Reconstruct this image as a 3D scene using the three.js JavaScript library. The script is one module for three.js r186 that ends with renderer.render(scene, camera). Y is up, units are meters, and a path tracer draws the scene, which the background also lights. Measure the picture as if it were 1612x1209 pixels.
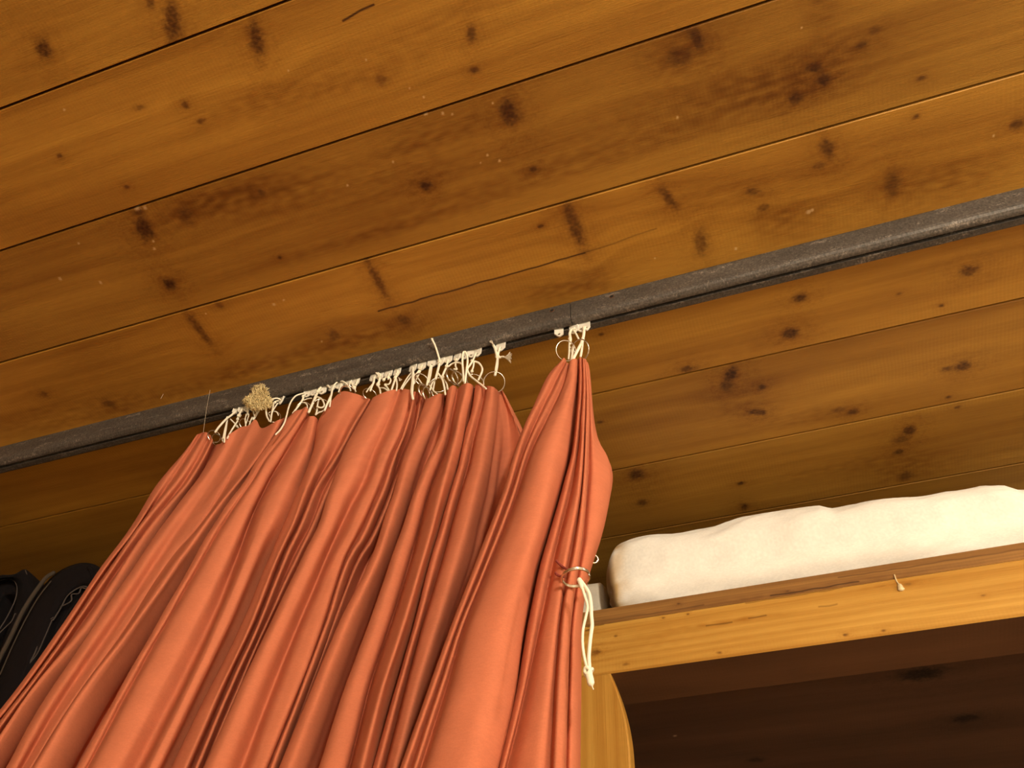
import * as THREE from 'three';
import { mergeGeometries, mergeVertices } from 'three/addons/utils/BufferGeometryUtils.js';
import { RoundedBoxGeometry } from 'three/addons/geometries/RoundedBoxGeometry.js';
import { ImprovedNoise } from 'three/addons/math/ImprovedNoise.js';

// ---------------------------------------------------------------- camera, light, exposure
const EYE = 1.5;                                   // eye height; ceiling 0.85 m above it
const W = 1612, H = 1209, FOCAL = 1350;
const scene = new THREE.Scene();
scene.background = new THREE.Color(0x000000);
const camera = new THREE.PerspectiveCamera(2 * Math.atan(H / 2 / FOCAL) * 180 / Math.PI, W / H, 0.02, 30);
camera.position.set(0, EYE, 0);
const right = new THREE.Vector3(0.943, 0.048, -0.329), down = new THREE.Vector3(-0.220, -0.653, -0.725);
right.normalize(); down.addScaledVector(right, -down.dot(right)).normalize();
const fwd = new THREE.Vector3().crossVectors(down, right).multiplyScalar(-1);
camera.quaternion.setFromRotationMatrix(new THREE.Matrix4().makeBasis(right, down.clone().negate(), fwd.clone().negate()));
camera.updateMatrixWorld();

const renderer = new THREE.WebGLRenderer({ antialias: true });
renderer.toneMapping = THREE.LinearToneMapping;
renderer.toneMappingExposure = 0.48;
renderer.shadowMap.enabled = true;

const LAMPS = [                                     // x, height, z, power, globe radius
  [1.15, 2.05, 1.35, 19.5, 0.08],
  [1.35, 2.00, -0.30, 3.5, 0.06],  // unseen lamp added to brighten the platform side
  [0.7, 0.9, 1.3, 1.0, 0.10],  // unseen low lamp added as fill for the ceiling
];
const LAMP_COLOUR = new THREE.Color(1.0, 0.89, 0.70);

// ---------------------------------------------------------------- helpers
const noise = new ImprovedNoise();
const N = (x, y, z = 0.5) => noise.noise(x + 91.3, y + 37.7, z + 11.1);
let seed = 7;
const rnd = () => (seed = (seed * 16807) % 2147483647) / 2147483647;
const used = {};
function numbered(name) { const k = used[name] = (used[name] ?? -1) + 1; return k ? `${name}_${String(k).padStart(3, '0')}` : name; }
function P(x, y, f) { return new THREE.Vector3(x, y + EYE, -f); }       // along the planks, above the eye, away from the viewer
// a place at distance f (m) beyond the eye along the room, seen in the photograph at (px, py)
function at(px, py, f) {
  const d = right.clone().multiplyScalar(px - W / 2).addScaledVector(down, py - H / 2).addScaledVector(fwd, FOCAL);
  return d.multiplyScalar(f / -d.z).add(new THREE.Vector3(0, EYE, 0));
}
function mesh(name, geo, mat, parent = scene) {
  const m = new THREE.Mesh(geo, mat);
  m.name = parent === scene ? numbered(name) : partName(name, parent);
  m.castShadow = m.receiveShadow = true;
  parent.add(m); return m;
}
function partName(name, parent) { const n = parent.children.filter(c => c.name.replace(/_\d{3}$/, '') === name).length; return n ? `${name}_${String(n).padStart(3, '0')}` : name; }
function thing(name, label, category, pos = new THREE.Vector3(), group) {
  const o = new THREE.Group(); o.name = numbered(name); o.position.copy(pos); scene.add(o);
  o.userData = { label, category }; if (group) o.userData.group = group; return o;
}
function tag(o, label, category, group) { o.userData = { label, category }; if (group) o.userData.group = group; return o; }
function structure(o) { o.userData.kind = 'structure'; return o; }
const moved = (g, v) => g.translate(-v.x, -v.y, -v.z);               // geometry made in room coordinates, put under a Group at v
function nonIndexed(g) { return g.index ? g.toNonIndexed() : g; }
function join(list) { return mergeGeometries(list.map(g => { const q = nonIndexed(g); for (const k of Object.keys(q.attributes)) if (!['position', 'normal', 'uv'].includes(k)) q.deleteAttribute(k); return q; })); }
function tube(points, r, sides = 7, seg) {
  const c = new THREE.CatmullRomCurve3(points, false, 'centripetal');
  const g = new THREE.TubeGeometry(c, seg ?? Math.max(6, points.length * 5), r, sides);
  const cap = (p, q) => new THREE.SphereGeometry(r, sides, 4).translate(p.x, p.y, p.z);
  return join([g, cap(points[0]), cap(points[points.length - 1])]);
}
// flat-shaded bar along x with a profile of [f, y] corners, texture in metres along x and across
function bar(profile, x0, x1, capped = true) {
  const pos = [], uv = [], n = profile.length;
  const put = (x, k) => { const [f, y] = profile[k % n]; const v = P(x, y, f); pos.push(v.x, v.y, v.z); };
  let len = 0; const s = [0]; for (let k = 0; k < n; k++) { const a = profile[k], b = profile[(k + 1) % n]; len += Math.hypot(a[0] - b[0], a[1] - b[1]); s.push(len); }
  let area = 0; for (let k = 0; k < n; k++) { const a = profile[k], b = profile[(k + 1) % n]; area += a[0] * b[1] - b[0] * a[1]; }
  for (let k = 0; k < n; k++) {
    const q = [[x0, k, s[k]], [x0, k + 1, s[k + 1]], [x1, k + 1, s[k + 1]], [x1, k, s[k]]];
    for (const i of area > 0 ? [0, 2, 1, 0, 3, 2] : [0, 1, 2, 0, 2, 3]) { put(q[i][0], q[i][1]); uv.push(q[i][0], q[i][2]); }
  }
  if (capped) {
    const tri = THREE.ShapeUtils.triangulateShape(profile.map(p => new THREE.Vector2(p[0], p[1])), []);
    for (const [x, flip] of [[x0, area < 0], [x1, area > 0]]) for (const t of tri) for (const i of flip ? [0, 1, 2] : [0, 2, 1]) { put(x, t[i]); uv.push(...profile[t[i]]); }
  }
  const g = new THREE.BufferGeometry();
  g.setAttribute('position', new THREE.Float32BufferAttribute(pos, 3)); g.setAttribute('uv', new THREE.Float32BufferAttribute(uv, 2));
  g.computeVertexNormals(); return g;
}
const mix = (a, b, t) => a + (b - a) * t, clamp = (v, a = 0, b = 1) => Math.min(b, Math.max(a, v));
const smooth = (a, b, x) => { const t = clamp((x - a) / (b - a)); return t * t * (3 - 2 * t); };
function texture(w, h, fn, srgb = true) {
  const d = new Uint8Array(w * h * 4);
  for (let j = 0; j < h; j++) for (let i = 0; i < w; i++) { const c = fn(i / w, j / h, i, j), o = (j * w + i) * 4; d[o] = clamp(c[0], 0, 255); d[o + 1] = clamp(c[1], 0, 255); d[o + 2] = clamp(c[2], 0, 255); d[o + 3] = 255; }
  const t = new THREE.DataTexture(d, w, h); t.magFilter = THREE.LinearFilter; t.minFilter = THREE.LinearMipmapLinearFilter; t.generateMipmaps = true;
  t.wrapS = t.wrapT = THREE.MirroredRepeatWrapping; if (srgb) t.colorSpace = THREE.SRGBColorSpace; t.needsUpdate = true; return t;
}

// ---------------------------------------------------------------- wood
// knots: [x, t, radius along, radius across, darkness, tilt]; stains: [x, t, rx, rt, amount]; specks: [x, t, size]
function woodTexture(w, h, x0, len, wide, o) {
  const { light, dark, knot = [58, 31, 14], k = [], stains = [], specks = [], cracks = [], id = 0, ring = 70, contrast = 0.45 } = o;
  return texture(w, h, (u, v) => {
    const x = x0 + u * len, t = v * wide;
    let shift = 0, core = 0, halo = 0, ringK = 0;
    for (const [kx, kt, rx, rt, amount, tilt = 0] of k) {
      const dx0 = x - kx, dt0 = t - kt; if (Math.abs(dx0) > 0.12 || Math.abs(dt0) > 0.12) continue;
      const c = Math.cos(tilt), s = Math.sin(tilt), dx = dx0 * c + dt0 * s, dt = -dx0 * s + dt0 * c;
      const wob = 1 + 0.38 * N(dx0 * 110 + kx * 50, dt0 * 110, kt * 40) + 0.3 * N(dx0 * 420 + kx * 9, dt0 * 420, kt * 90);
      const d = Math.hypot(dx / rx, dt / rt) / wob;
      core = Math.max(core, amount * (1 - smooth(0.3, 1.15, d)) * (0.85 + 0.5 * N(dx * 260 + kx * 70, dt * 260, 7)));
      halo = Math.max(halo, amount * 0.42 * Math.exp(-d * d / 6) * (0.8 + 0.7 * N(dx0 * 160, dt0 * 500, kx * 30)));
      ringK += amount * Math.exp(-d * d / 10) * Math.sin(d * 7);
      const e = Math.exp(-(dx0 * dx0) / (rx * rx * 16) - (dt0 * dt0) / (rt * rt * 7));
      shift += e * Math.sign(dt0) * rt * 0.9 * (1 - Math.exp(-Math.abs(dt0) / rt));
    }
    const tt = t - shift + 0.006 * N(x * 2.1, t * 9, id) + 0.0012 * N(x * 11, t * 40, id + 3);
    const g1 = N(x * 0.7, tt * ring, id * 7.7), g2 = N(x * 1.6, tt * ring * 3.3, id * 3.1 + 5), fib = N(x * 60, t * 900, id), fib2 = N(x * 18, t * 420, id + 9);
    let s = 0.42 + contrast * (0.55 * smooth(-0.5, 0.6, g1) - 0.25 + 0.22 * g2) + 0.07 * fib + 0.08 * fib2 + 0.42 * N(x * 2.3, t * 13, id + 20) + 0.14 * N(x * 11, t * 55, id + 4);
    s += 0.045 * Math.sin(x * 1500 + 3 * N(x * 20, t * 30)) * smooth(0, 0.35, N(x * 3, t * 14, id + 31) + 0.1);   // marks of the planer
    for (const [sx, st, rx, rt, a] of stains) { const d = ((x - sx) / rx) ** 2 + ((t - st) / rt) ** 2; if (d < 4) s += a * Math.exp(-d * 1.4) * (0.75 + 0.7 * N(x * 70, t * 150, id + 2)); }
    s += 0.12 * ringK;
    s = clamp(s, 0, 1.35) + halo;
    let c = [0, 1, 2].map(i => mix(light[i], dark[i], Math.min(s, 1.5)));
    c = c.map((v, i) => mix(v, knot[i], clamp(core * 0.95)));
    for (const [ax, at_, bx, bt, a] of cracks) { const q = clamp(((x - ax) * (bx - ax) + (t - at_) * (bt - at_)) / ((bx - ax) ** 2 + (bt - at_) ** 2)); const d = Math.hypot(x - mix(ax, bx, q), t - mix(at_, bt, q) - 0.0012 * N(x * 60, 1)); const f = a * (1 - smooth(0.0004, 0.0015, d)); c = c.map((v, i) => mix(v, knot[i] * 0.8, f)); }
    for (const [sx, st, r] of specks) { const d = Math.hypot(x - sx, (t - st) * (1 + 0.6 * N(sx * 90, 3))) / (r * (1 + 0.5 * N((x - sx) * 900, (t - st) * 900))); if (d < 1.4) c = c.map((v, i) => mix(v, [225, 200, 165][i], 0.6 * (1 - smooth(0.4, 1.3, d)))); }
    return c;
  });
}
const grainBump = texture(512, 512, (u, v) => { const s = 128 + 60 * N(u * 9, v * 150) + 40 * N(u * 40, v * 380, 3); return [s, s, s]; }, false);
grainBump.repeat.set(1 / 0.5, 1 / 0.15);
function woodMaterial(map, rough = 0.55, bump = 0.0003) { return new THREE.MeshPhysicalMaterial({ map, roughness: rough, bumpMap: grainBump, bumpScale: bump, specularIntensity: 0.6 }); }

// ---------------------------------------------------------------- the room
const CEIL = 0.85, X0 = -1.9, X1 = 2.0, F0 = -2.0, F1 = 1.55, FLOOR = -EYE;
const slab = (x0, x1, y0, y1, f0, f1) => { const g = new THREE.BoxGeometry(x1 - x0, y1 - y0, f1 - f0); const c = P((x0 + x1) / 2, (y0 + y1) / 2, (f0 + f1) / 2); g.translate(c.x, c.y, c.z); return g; };
const plaster = new THREE.MeshStandardMaterial({ color: new THREE.Color(0.74, 0.70, 0.62), roughness: 0.95 });
const oldWall = new THREE.MeshStandardMaterial({ color: new THREE.Color(0.16, 0.085, 0.03), roughness: 0.8 });
structure(mesh('wall_left', slab(X0 - 0.12, X0, FLOOR, CEIL + 0.15, F0 - 0.12, F1 + 0.12), oldWall));
structure(mesh('wall_right', slab(X1, X1 + 0.12, FLOOR, CEIL + 0.15, F0 - 0.12, F1 + 0.12), plaster));
structure(mesh('wall_back', slab(X0, X1, FLOOR, CEIL + 0.15, F0 - 0.12, F0), plaster));
structure(mesh('wall_front', slab(X0, X1, FLOOR, CEIL + 0.15, F1, F1 + 0.12), oldWall));
structure(mesh('floor', slab(X0 - 0.12, X1 + 0.12, FLOOR - 0.1, FLOOR, F0 - 0.12, F1 + 0.12), new THREE.MeshStandardMaterial({ color: new THREE.Color(0.55, 0.43, 0.28), roughness: 0.7 })));

// the ceiling: tongue-and-groove planks, each its own piece
const ceiling = new THREE.Group(); ceiling.name = 'ceiling'; structure(ceiling); scene.add(ceiling);
mesh('backing', slab(X0 - 0.12, X1 + 0.12, CEIL + 0.022, CEIL + 0.15, F0 - 0.12, F1 + 0.12), new THREE.MeshStandardMaterial({ color: new THREE.Color(0.05, 0.028, 0.012), roughness: 1 }), ceiling);
const SEAMS = [0.016, 0.160, 0.304, 0.447, 0.590, 0.729, 0.876, 1.018, 1.160, 1.304, 1.447, F1];
for (let f = 0.016 - 0.1437; f > F0; f -= 0.1437) SEAMS.unshift(f); SEAMS.unshift(F0);
const FIRST = SEAMS.indexOf(0.016), TX0 = -1.30, TLEN = 1.9;
const AMBER = { light: [194, 147, 60], dark: [138, 93, 32] };
const PLANKS = {
  0: { k: [[-0.587, 0.107, 0.010, 0.012, 0.8, 0.5], [-0.446, 0.126, 0.010, 0.026, 0.75, 0.5], [-0.455, 0.100, 0.006, 0.012, 0.5, 0.4], [-0.2, 0.08, 0.008, 0.010, 0.5]], stains: [[-0.25, 0.1, 0.2, 0.03, 0.3]] },
  1: { k: [[-0.375, 0.022, 0.009, 0.022, 0.75, 0.35], [-0.171, 0.084, 0.006, 0.010, 0.6, 0.4], [-0.181, 0.118, 0.006, 0.004, 0.7], [-0.481, 0.058, 0.006, 0.006, 0.55], [-0.274, 0.098, 0.008, 0.007, 0.4], [-0.475, 0.078, 0.007, 0.004, 0.5], [-0.648, 0.064, 0.005, 0.004, 0.6], [-0.599, 0.119, 0.004, 0.003, 0.7], [-0.53, 0.045, 0.009, 0.004, 0.35]],
    stains: [[-0.335, 0.088, 0.12, 0.016, 0.5], [-0.42, 0.075, 0.07, 0.012, 0.35], [-0.2, 0.07, 0.15, 0.02, 0.25]], specks: [[-0.608, 0.022, 0.002], [-0.36, 0.06, 0.0014], [-0.28, 0.075, 0.0014], [-0.25, 0.115, 0.0013], [-0.24, 0.128, 0.0015]], cracks: [[-0.285, 0.033, -0.25, 0.029, 0.8]] },
  2: { k: [[-0.613, 0.027, 0.013, 0.019, 0.9, 0.4], [-0.605, 0.007, 0.008, 0.007, 0.6], [-0.628, 0.103, 0.010, 0.011, 1, 0.3], [-0.556, 0.026, 0.011, 0.015, 0.5, 0.2], [-0.457, 0.028, 0.006, 0.006, 0.55], [-0.277, 0.077, 0.009, 0.007, 1], [-0.162, 0.026, 0.012, 0.017, 0.9, 0.2], [0.034, 0.013, 0.008, 0.016, 0.75, -0.3], [0.016, 0.025, 0.017, 0.012, 0.5], [0.137, 0.076, 0.010, 0.006, 0.85, 0.2], [0.144, 0.091, 0.008, 0.008, 0.9], [0.115, 0.101, 0.009, 0.008, 0.8], [-0.158, 0.094, 0.006, 0.005, 0.8], [0.182, 0.068, 0.007, 0.004, 0.6], [0.195, 0.058, 0.007, 0.005, 0.4], [0.234, 0.119, 0.006, 0.003, 0.55], [-0.479, 0.110, 0.004, 0.003, 0.7]],
    stains: [[-0.52, 0.02, 0.09, 0.02, 0.8], [-0.44, 0.035, 0.1, 0.03, 0.55], [-0.24, 0.025, 0.09, 0.02, 0.6], [0.02, 0.02, 0.05, 0.02, 0.6], [0.12, 0.085, 0.07, 0.03, 0.5], [-0.1, 0.1, 0.25, 0.02, 0.45], [-0.35, 0.115, 0.2, 0.012, 0.4], [0.06, 0.07, 0.2, 0.03, 0.35], [-0.3, 0.06, 0.12, 0.03, 0.35], [0.15, 0.02, 0.02, 0.04, 0.4]],
    specks: [[-0.604, 0.002, 0.004], [-0.595, 0.004, 0.0025], [-0.612, 0.045, 0.002], [-0.617, 0.054, 0.0022], [-0.70, 0.02, 0.002], [-0.755, 0.055, 0.0025], [-0.71, 0.075, 0.002], [-0.245, 0.001, 0.0025], [-0.228, 0.006, 0.002], [-0.219, 0.01, 0.0018], [-0.175, 0.012, 0.0016], [-0.36, 0.05, 0.0018], [-0.20, 0.064, 0.0018], [-0.19, 0.074, 0.002], [-0.21, 0.07, 0.0014], [0.0, 0.085, 0.0016], [-0.30, 0.04, 0.0015], [0.24, 0.005, 0.003], [0.26, 0.003, 0.0022], [0.13, 0.034, 0.0014]] },
  3: { k: [[-0.632, 0.030, 0.008, 0.035, 0.6, -0.05], [-0.381, 0.030, 0.007, 0.040, 0.6, 0.0], [-0.375, 0.095, 0.009, 0.014, 0.45, -0.5], [-0.136, 0.030, 0.009, 0.042, 0.7, -0.05], [-0.029, 0.028, 0.007, 0.020, 0.6, -0.3], [0.060, 0.049, 0.010, 0.006, 0.55, 0.5], [0.067, 0.072, 0.008, 0.006, 0.5], [0.140, 0.022, 0.008, 0.016, 0.65, -0.2], [0.130, 0.040, 0.009, 0.005, 0.45], [0.322, 0.054, 0.010, 0.008, 0.6], [0.201, 0.085, 0.010, 0.022, 0.55, 0.1], [-0.005, 0.095, 0.010, 0.022, 0.5, 0.1], [0.227, 0.015, 0.004, 0.003, 0.6], [-0.172, 0.020, 0.005, 0.003, 0.7], [-0.826, 0.105, 0.012, 0.010, 0.5, 0.5], [-0.903, 0.064, 0.009, 0.007, 0.45], [-0.586, 0.006, 0.006, 0.006, 0.4], [-0.47, 0.09, 0.01, 0.012, 0.4, 0.6]],
    stains: [[-0.17, 0.11, 0.07, 0.02, 0.7], [0.09, 0.095, 0.05, 0.03, 0.6], [-0.44, 0.105, 0.14, 0.022, 0.55], [-0.80, 0.115, 0.2, 0.02, 0.55], [0.25, 0.1, 0.09, 0.03, 0.55], [-0.6, 0.11, 0.12, 0.02, 0.4], [-1.0, 0.09, 0.15, 0.03, 0.3], [0.02, 0.045, 0.1, 0.02, 0.25]],
    specks: [[0.113, 0.092, 0.003], [0.117, 0.091, 0.0022], [-0.06, 0.10, 0.0014], [0.03, 0.115, 0.002], [-0.52, 0.025, 0.0025], [-0.505, 0.023, 0.002], [-0.61, 0.012, 0.0016], [-0.49, 0.095, 0.0016], [0.3, 0.06, 0.0015]], cracks: [[-0.40, 0.073, -0.135, 0.069, 0.75], [-0.135, 0.069, -0.05, 0.062, 0.25]] },
  4: { k: [[0.090, 0.062, 0.011, 0.008, 0.75], [0.073, 0.111, 0.012, 0.010, 0.85], [0.276, 0.080, 0.013, 0.010, 0.65], [-0.148, 0.045, 0.005, 0.003, 0.7], [0.245, 0.122, 0.004, 0.003, 0.6], [-0.058, 0.131, 0.012, 0.007, 0.7], [0.2, 0.09, 0.004, 0.003, 0.4], [-0.7, 0.08, 0.01, 0.009, 0.6]], stains: [[0.05, 0.12, 0.08, 0.02, 0.3], [-0.6, 0.07, 0.3, 0.05, 0.3]] },
  5: { k: [[-0.008, 0.018, 0.011, 0.014, 0.95, 0.4], [-0.016, 0.034, 0.010, 0.012, 0.6], [0.026, 0.050, 0.006, 0.006, 0.85], [0.010, 0.090, 0.012, 0.007, 0.75, 0.3], [0.020, 0.094, 0.006, 0.006, 0.8], [0.132, 0.127, 0.008, 0.006, 0.8], [0.115, 0.118, 0.012, 0.006, 0.4], [0.268, 0.086, 0.014, 0.010, 0.75], [0.25, 0.085, 0.010, 0.006, 0.5], [0.25, 0.135, 0.005, 0.003, 0.6], [-0.19, 0.05, 0.006, 0.003, 0.6]], stains: [[0.0, 0.06, 0.06, 0.06, 0.35], [0.1, 0.12, 0.1, 0.02, 0.3]] },
  6: { k: [[-0.167, 0.017, 0.014, 0.014, 0.85], [0.200, 0.036, 0.010, 0.012, 0.9, 0.3], [0.190, 0.05, 0.014, 0.010, 0.5], [0.186, 0.073, 0.009, 0.006, 0.75], [0.191, 0.125, 0.012, 0.012, 0.55], [-0.029, 0.076, 0.007, 0.005, 0.7], [-0.033, 0.127, 0.009, 0.009, 0.7], [-0.173, 0.077, 0.010, 0.008, 0.6], [0.26, 0.01, 0.005, 0.003, 0.6]], stains: [[0.2, 0.11, 0.09, 0.03, 0.5], [0.1, 0.08, 0.1, 0.02, 0.3]] },
  7: { k: [[-0.2, 0.05, 0.012, 0.012, 0.7], [0.1, 0.08, 0.012, 0.012, 0.7]], stains: [] },
};
const TONE = { 0: 0.97, 1: 1.0, 2: 0.93, 3: 1.02, 4: 1.04, 5: 0.98, 6: 0.92, 7: 0.9 };
const plankMaterials = {};
for (let i = 0; i <= 7; i++) {
  const k = TONE[i], t = woodTexture(2048, 160, TX0, TLEN, 0.1437, { light: AMBER.light.map(v => v * k), dark: AMBER.dark.map(v => v * k), id: i + 1, ...PLANKS[i] });
  t.repeat.set(1 / TLEN, 1 / 0.1437); t.offset.set(-TX0 / TLEN, 0);
  plankMaterials[i] = woodMaterial(t, 0.5);
}
for (let i = 0; i + 1 < SEAMS.length; i++) {
  const f0 = SEAMS[i], f1 = SEAMS[i + 1], g = 0.0012, c = 0.0009, y = CEIL + 0.0002 * Math.sin(i * 2.7), top = CEIL + 0.0216;
  const geo = bar([[f0 + g, y + c], [f0 + g + c, y], [f1 - g - c * 0.6, y], [f1 - g, y + c * 0.6], [f1 - g, top], [f0 + g, top]], X0, X1);
  const p = geo.attributes.position, uv = geo.attributes.uv;
  for (let k = 0; k < p.count; k++) uv.setXY(k, p.getX(k), -p.getZ(k) - f0);
  mesh('plank', geo, plankMaterials[((i - FIRST) % 8 + 8) % 8], ceiling);
}

// ---------------------------------------------------------------- the curtain rail, two lengths of steel channel
const RAIL0 = 0.577, RAILY = 0.8145, SLOT = 0.5885;
const steelTexture = texture(1024, 128, (u, v) => {
  const x = u * 1.0, y = v * 0.125, sp = N(x * 420, y * 420) * 0.6 + N(x * 900, y * 900, 4) * 0.5, big = N(x * 9, y * 60, 8), wear = smooth(0.30, 0.75, N(x * 26, y * 120, 2) + 0.7 * sp);
  const b = 84 + 46 * sp + 12 * big + 40 * wear; return [b, b * 0.93, b * 0.86];
});
steelTexture.repeat.set(1 / 0.8, 1 / 0.11);
const steel = new THREE.MeshStandardMaterial({ map: steelTexture, roughness: 0.55, metalness: 0.25 });
const darkHole = new THREE.MeshStandardMaterial({ color: new THREE.Color(0.012, 0.009, 0.007), roughness: 1 });
const rust = new THREE.MeshStandardMaterial({ color: new THREE.Color(0.11, 0.05, 0.02), roughness: 0.95 });
function rail(x0, x1, label, holes) {
  const base = P((x0 + x1) / 2, CEIL, RAIL0 + 0.0115), t = thing('curtain_rail', label, 'curtain rail', base);
  const a = RAIL0, b = RAIL0 + 0.023, y = RAILY, top = CEIL - 0.0004, w = 0.0016, s0 = SLOT - 0.0021, s1 = SLOT + 0.0021;
  // one closed channel: rounded front, bottom with an open slot, lips turned up into the slot
  const prof = [[a + 0.0008, top], [a, top - 0.004], [a, y + 0.009], [a + 0.0006, y + 0.0055], [a + 0.0022, y + 0.0025], [a + 0.005, y + 0.0006], [a + 0.0068, y], [s0, y], [s0, y + 0.007], [s0 - w, y + 0.007], [s0 - w, y + w], [a + 0.007, y + w],
    [a + 0.003, y + 0.004], [a + w, y + 0.009], [a + w, top - w], [b - w, top - w], [b - w, y + 0.004], [b - 0.004, y + w - 0.0006], [s1 + w, y + w - 0.0006], [s1 + w, y + 0.007], [s1, y + 0.007], [s1, y - 0.0006], [b - 0.003, y - 0.0006], [b - 0.0008, y + 0.0004], [b, y + 0.003], [b, top]];
  mesh('channel', moved(bar(prof, x0, x1), base), steel, t);
  for (const [px, py] of holes) {
    const p = at(px, py, RAIL0 - 0.0001); const g = new THREE.CylinderGeometry(0.0021, 0.0021, 0.0012, 16).rotateX(Math.PI / 2).translate(p.x - base.x, p.y - base.y, p.z - base.z);
    mesh('screw_hole', g, darkHole, t);
    mesh('rust_ring', new THREE.TorusGeometry(0.0026, 0.0005, 6, 18).translate(p.x - base.x, p.y - base.y, p.z - base.z + 0.0001), rust, t);
  }
  return t;
}
const JOINT = at(898, 488, RAIL0).x;
rail(-1.85, JOINT - 0.0005, 'left length of dark steel curtain rail above the gathered curtain', [[869, 489]]);
rail(JOINT + 0.0005, 1.95, 'right length of dark steel curtain rail running bare to the right edge', [[963, 467]]);

// ---------------------------------------------------------------- the curtain
// folds from left to right: depth towards the viewer in cm, then the fold's course down the cloth as seen in the photograph
const folds = [];
const fold = (d, ...xy) => folds.push({ d: d / 100 * 1.8, xy });
fold(-1.0, 318, 700, 262, 765, 215, 840, 172, 898, 112, 987, 15, 1118, -60, 1209);
fold(0.8, 303, 698, 250, 760, 204, 836, 158, 898, 100, 984, 3, 1117, -76, 1209);
fold(1.3, 311, 685, 259, 760, 216, 830, 160, 903, 106, 984, 9, 1117, -68, 1209);
fold(0.7, 318, 682, 269, 760, 224, 822, 165, 904, 112, 984, 14, 1117, -60, 1209);
fold(1.6, 325, 681, 280, 760, 235, 816, 164, 914, 117, 984, 20, 1117, -48, 1209);
fold(0.9, 331, 685, 288, 761, 245, 818, 180, 907, 126, 984, 30, 1117, -38, 1209);
fold(1.7, 334, 692, 295, 762, 254, 812, 197, 890, 136, 984, 50, 1088, -30, 1209);
fold(-0.9, 337, 703, 309, 762, 270, 814, 222, 879, 158, 984, 76, 1095, 6, 1209);
fold(1.7, 350, 698, 337, 717, 308, 760, 268, 814, 216, 887, 151, 984, 61, 1118, 11, 1209);
fold(2.1, 362, 684, 349, 712, 320, 756, 279, 814, 226, 889, 160, 988, 73, 1118, 23, 1209);
fold(1.5, 378, 674, 362, 705, 338, 752, 296, 815, 246, 886, 176, 990, 92, 1112, 35, 1209);
fold(1.6, 392, 670, 374, 706, 347, 760, 305, 822, 262, 876, 186, 992, 103, 1112, 44, 1209);
fold(1.62, 402, 661, 384, 700, 355, 757, 311, 826, 267, 877, 192, 992, 108, 1112, 49, 1209);
fold(1.58, 412, 674, 390, 708, 360, 762, 315, 830, 270, 880, 196, 993, 111, 1112, 52, 1209);
fold(2.5, 437, 662, 398, 730, 370, 767, 314, 840, 272, 898, 203, 995, 117, 1110, 57, 1209);
fold(1.9, 446, 657, 408, 722, 378, 765, 324, 842, 282, 900, 214, 998, 138, 1106, 80, 1209);
fold(-0.6, 456, 656, 420, 715, 388, 764, 330, 849, 290, 905, 246, 995, 186, 1092, 117, 1209);
fold(2.1, 466, 648, 450, 665, 409, 721, 386, 760, 324, 849, 247, 984, 205, 1057, 123, 1209);
fold(2.4, 474, 645, 456, 668, 416, 721, 392, 762, 330, 852, 253, 986, 211, 1058, 130, 1209);
fold(2.15, 478, 643, 460, 672, 421, 722, 397, 764, 335, 853, 257, 988, 216, 1060, 137, 1209);
fold(2.6, 482, 641, 464, 672, 428, 722, 404, 765, 344, 855, 267, 990, 226, 1062, 150, 1209);
fold(2.3, 485, 645, 466, 676, 431, 735, 407, 780, 370, 850, 300, 990, 254, 1075, 184, 1209);
fold(1.3, 486, 652, 469, 680, 434, 740, 412, 783, 391, 830, 330, 985, 284, 1080, 216, 1209);
fold(2.4, 488, 656, 476, 692, 446, 745, 424, 788, 402, 842, 344, 984, 300, 1080, 235, 1209);
fold(2.2, 494, 656, 484, 702, 461, 752, 438, 806, 410, 858, 357, 984, 320, 1060, 248, 1209);
fold(1.2, 499, 660, 489, 712, 473, 755, 447, 823, 420, 866, 367, 984, 333, 1053, 300, 1122, 258, 1209);
fold(-2.6, 503, 672, 494, 718, 483, 757, 459, 821, 434, 862, 385, 984, 345, 1060, 311, 1125, 274, 1209);
fold(1.0, 520, 635, 503, 659, 493, 712, 476, 762, 452, 820, 438, 850, 382, 984, 339, 1071, 300, 1148, 272, 1209);
fold(1.7, 537, 617, 512, 665, 500, 712, 481, 762, 459, 820, 445, 850, 391, 984, 347, 1073, 307, 1150, 281, 1209);
fold(1.8, 556, 619, 532, 665, 512, 712, 486, 768, 463, 825, 445, 862, 396, 984, 354, 1070, 293, 1209);
fold(0.7, 575, 626, 549, 668, 522, 720, 494, 770, 470, 828, 448, 870, 402, 984, 360, 1072, 301, 1209);
fold(1.5, 582, 629, 556, 672, 530, 720, 500, 768, 474, 828, 455, 866, 408, 984, 368, 1070, 309, 1209);
fold(0.5, 585, 631, 560, 676, 535, 726, 512, 768, 488, 828, 464, 872, 416, 984, 374, 1075, 318, 1209);
fold(0.9, 587, 631, 562, 678, 540, 728, 517, 770, 492, 828, 470, 872, 419, 984, 378, 1075, 322, 1209);
fold(-0.2, 588, 631, 566, 678, 546, 722, 530, 768, 508, 828, 484, 872, 428, 984, 386, 1075, 330, 1209);
fold(2.2, 588, 627, 562, 671, 542, 712, 530, 749, 519, 778, 504, 825, 480, 872, 425, 984, 382, 1075, 323, 1209);
fold(2.7, 600, 620, 572, 672, 552, 712, 538, 752, 526, 780, 511, 825, 488, 872, 434, 984, 392, 1075, 333, 1209);
fold(2.4, 618, 614, 592, 676, 573, 712, 556, 755, 541, 784, 523, 830, 502, 874, 450, 984, 410, 1075, 355, 1209);
fold(1.3, 630, 612, 606, 676, 590, 712, 572, 760, 556, 790, 534, 834, 516, 874, 469, 984, 432, 1075, 380, 1209);
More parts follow.
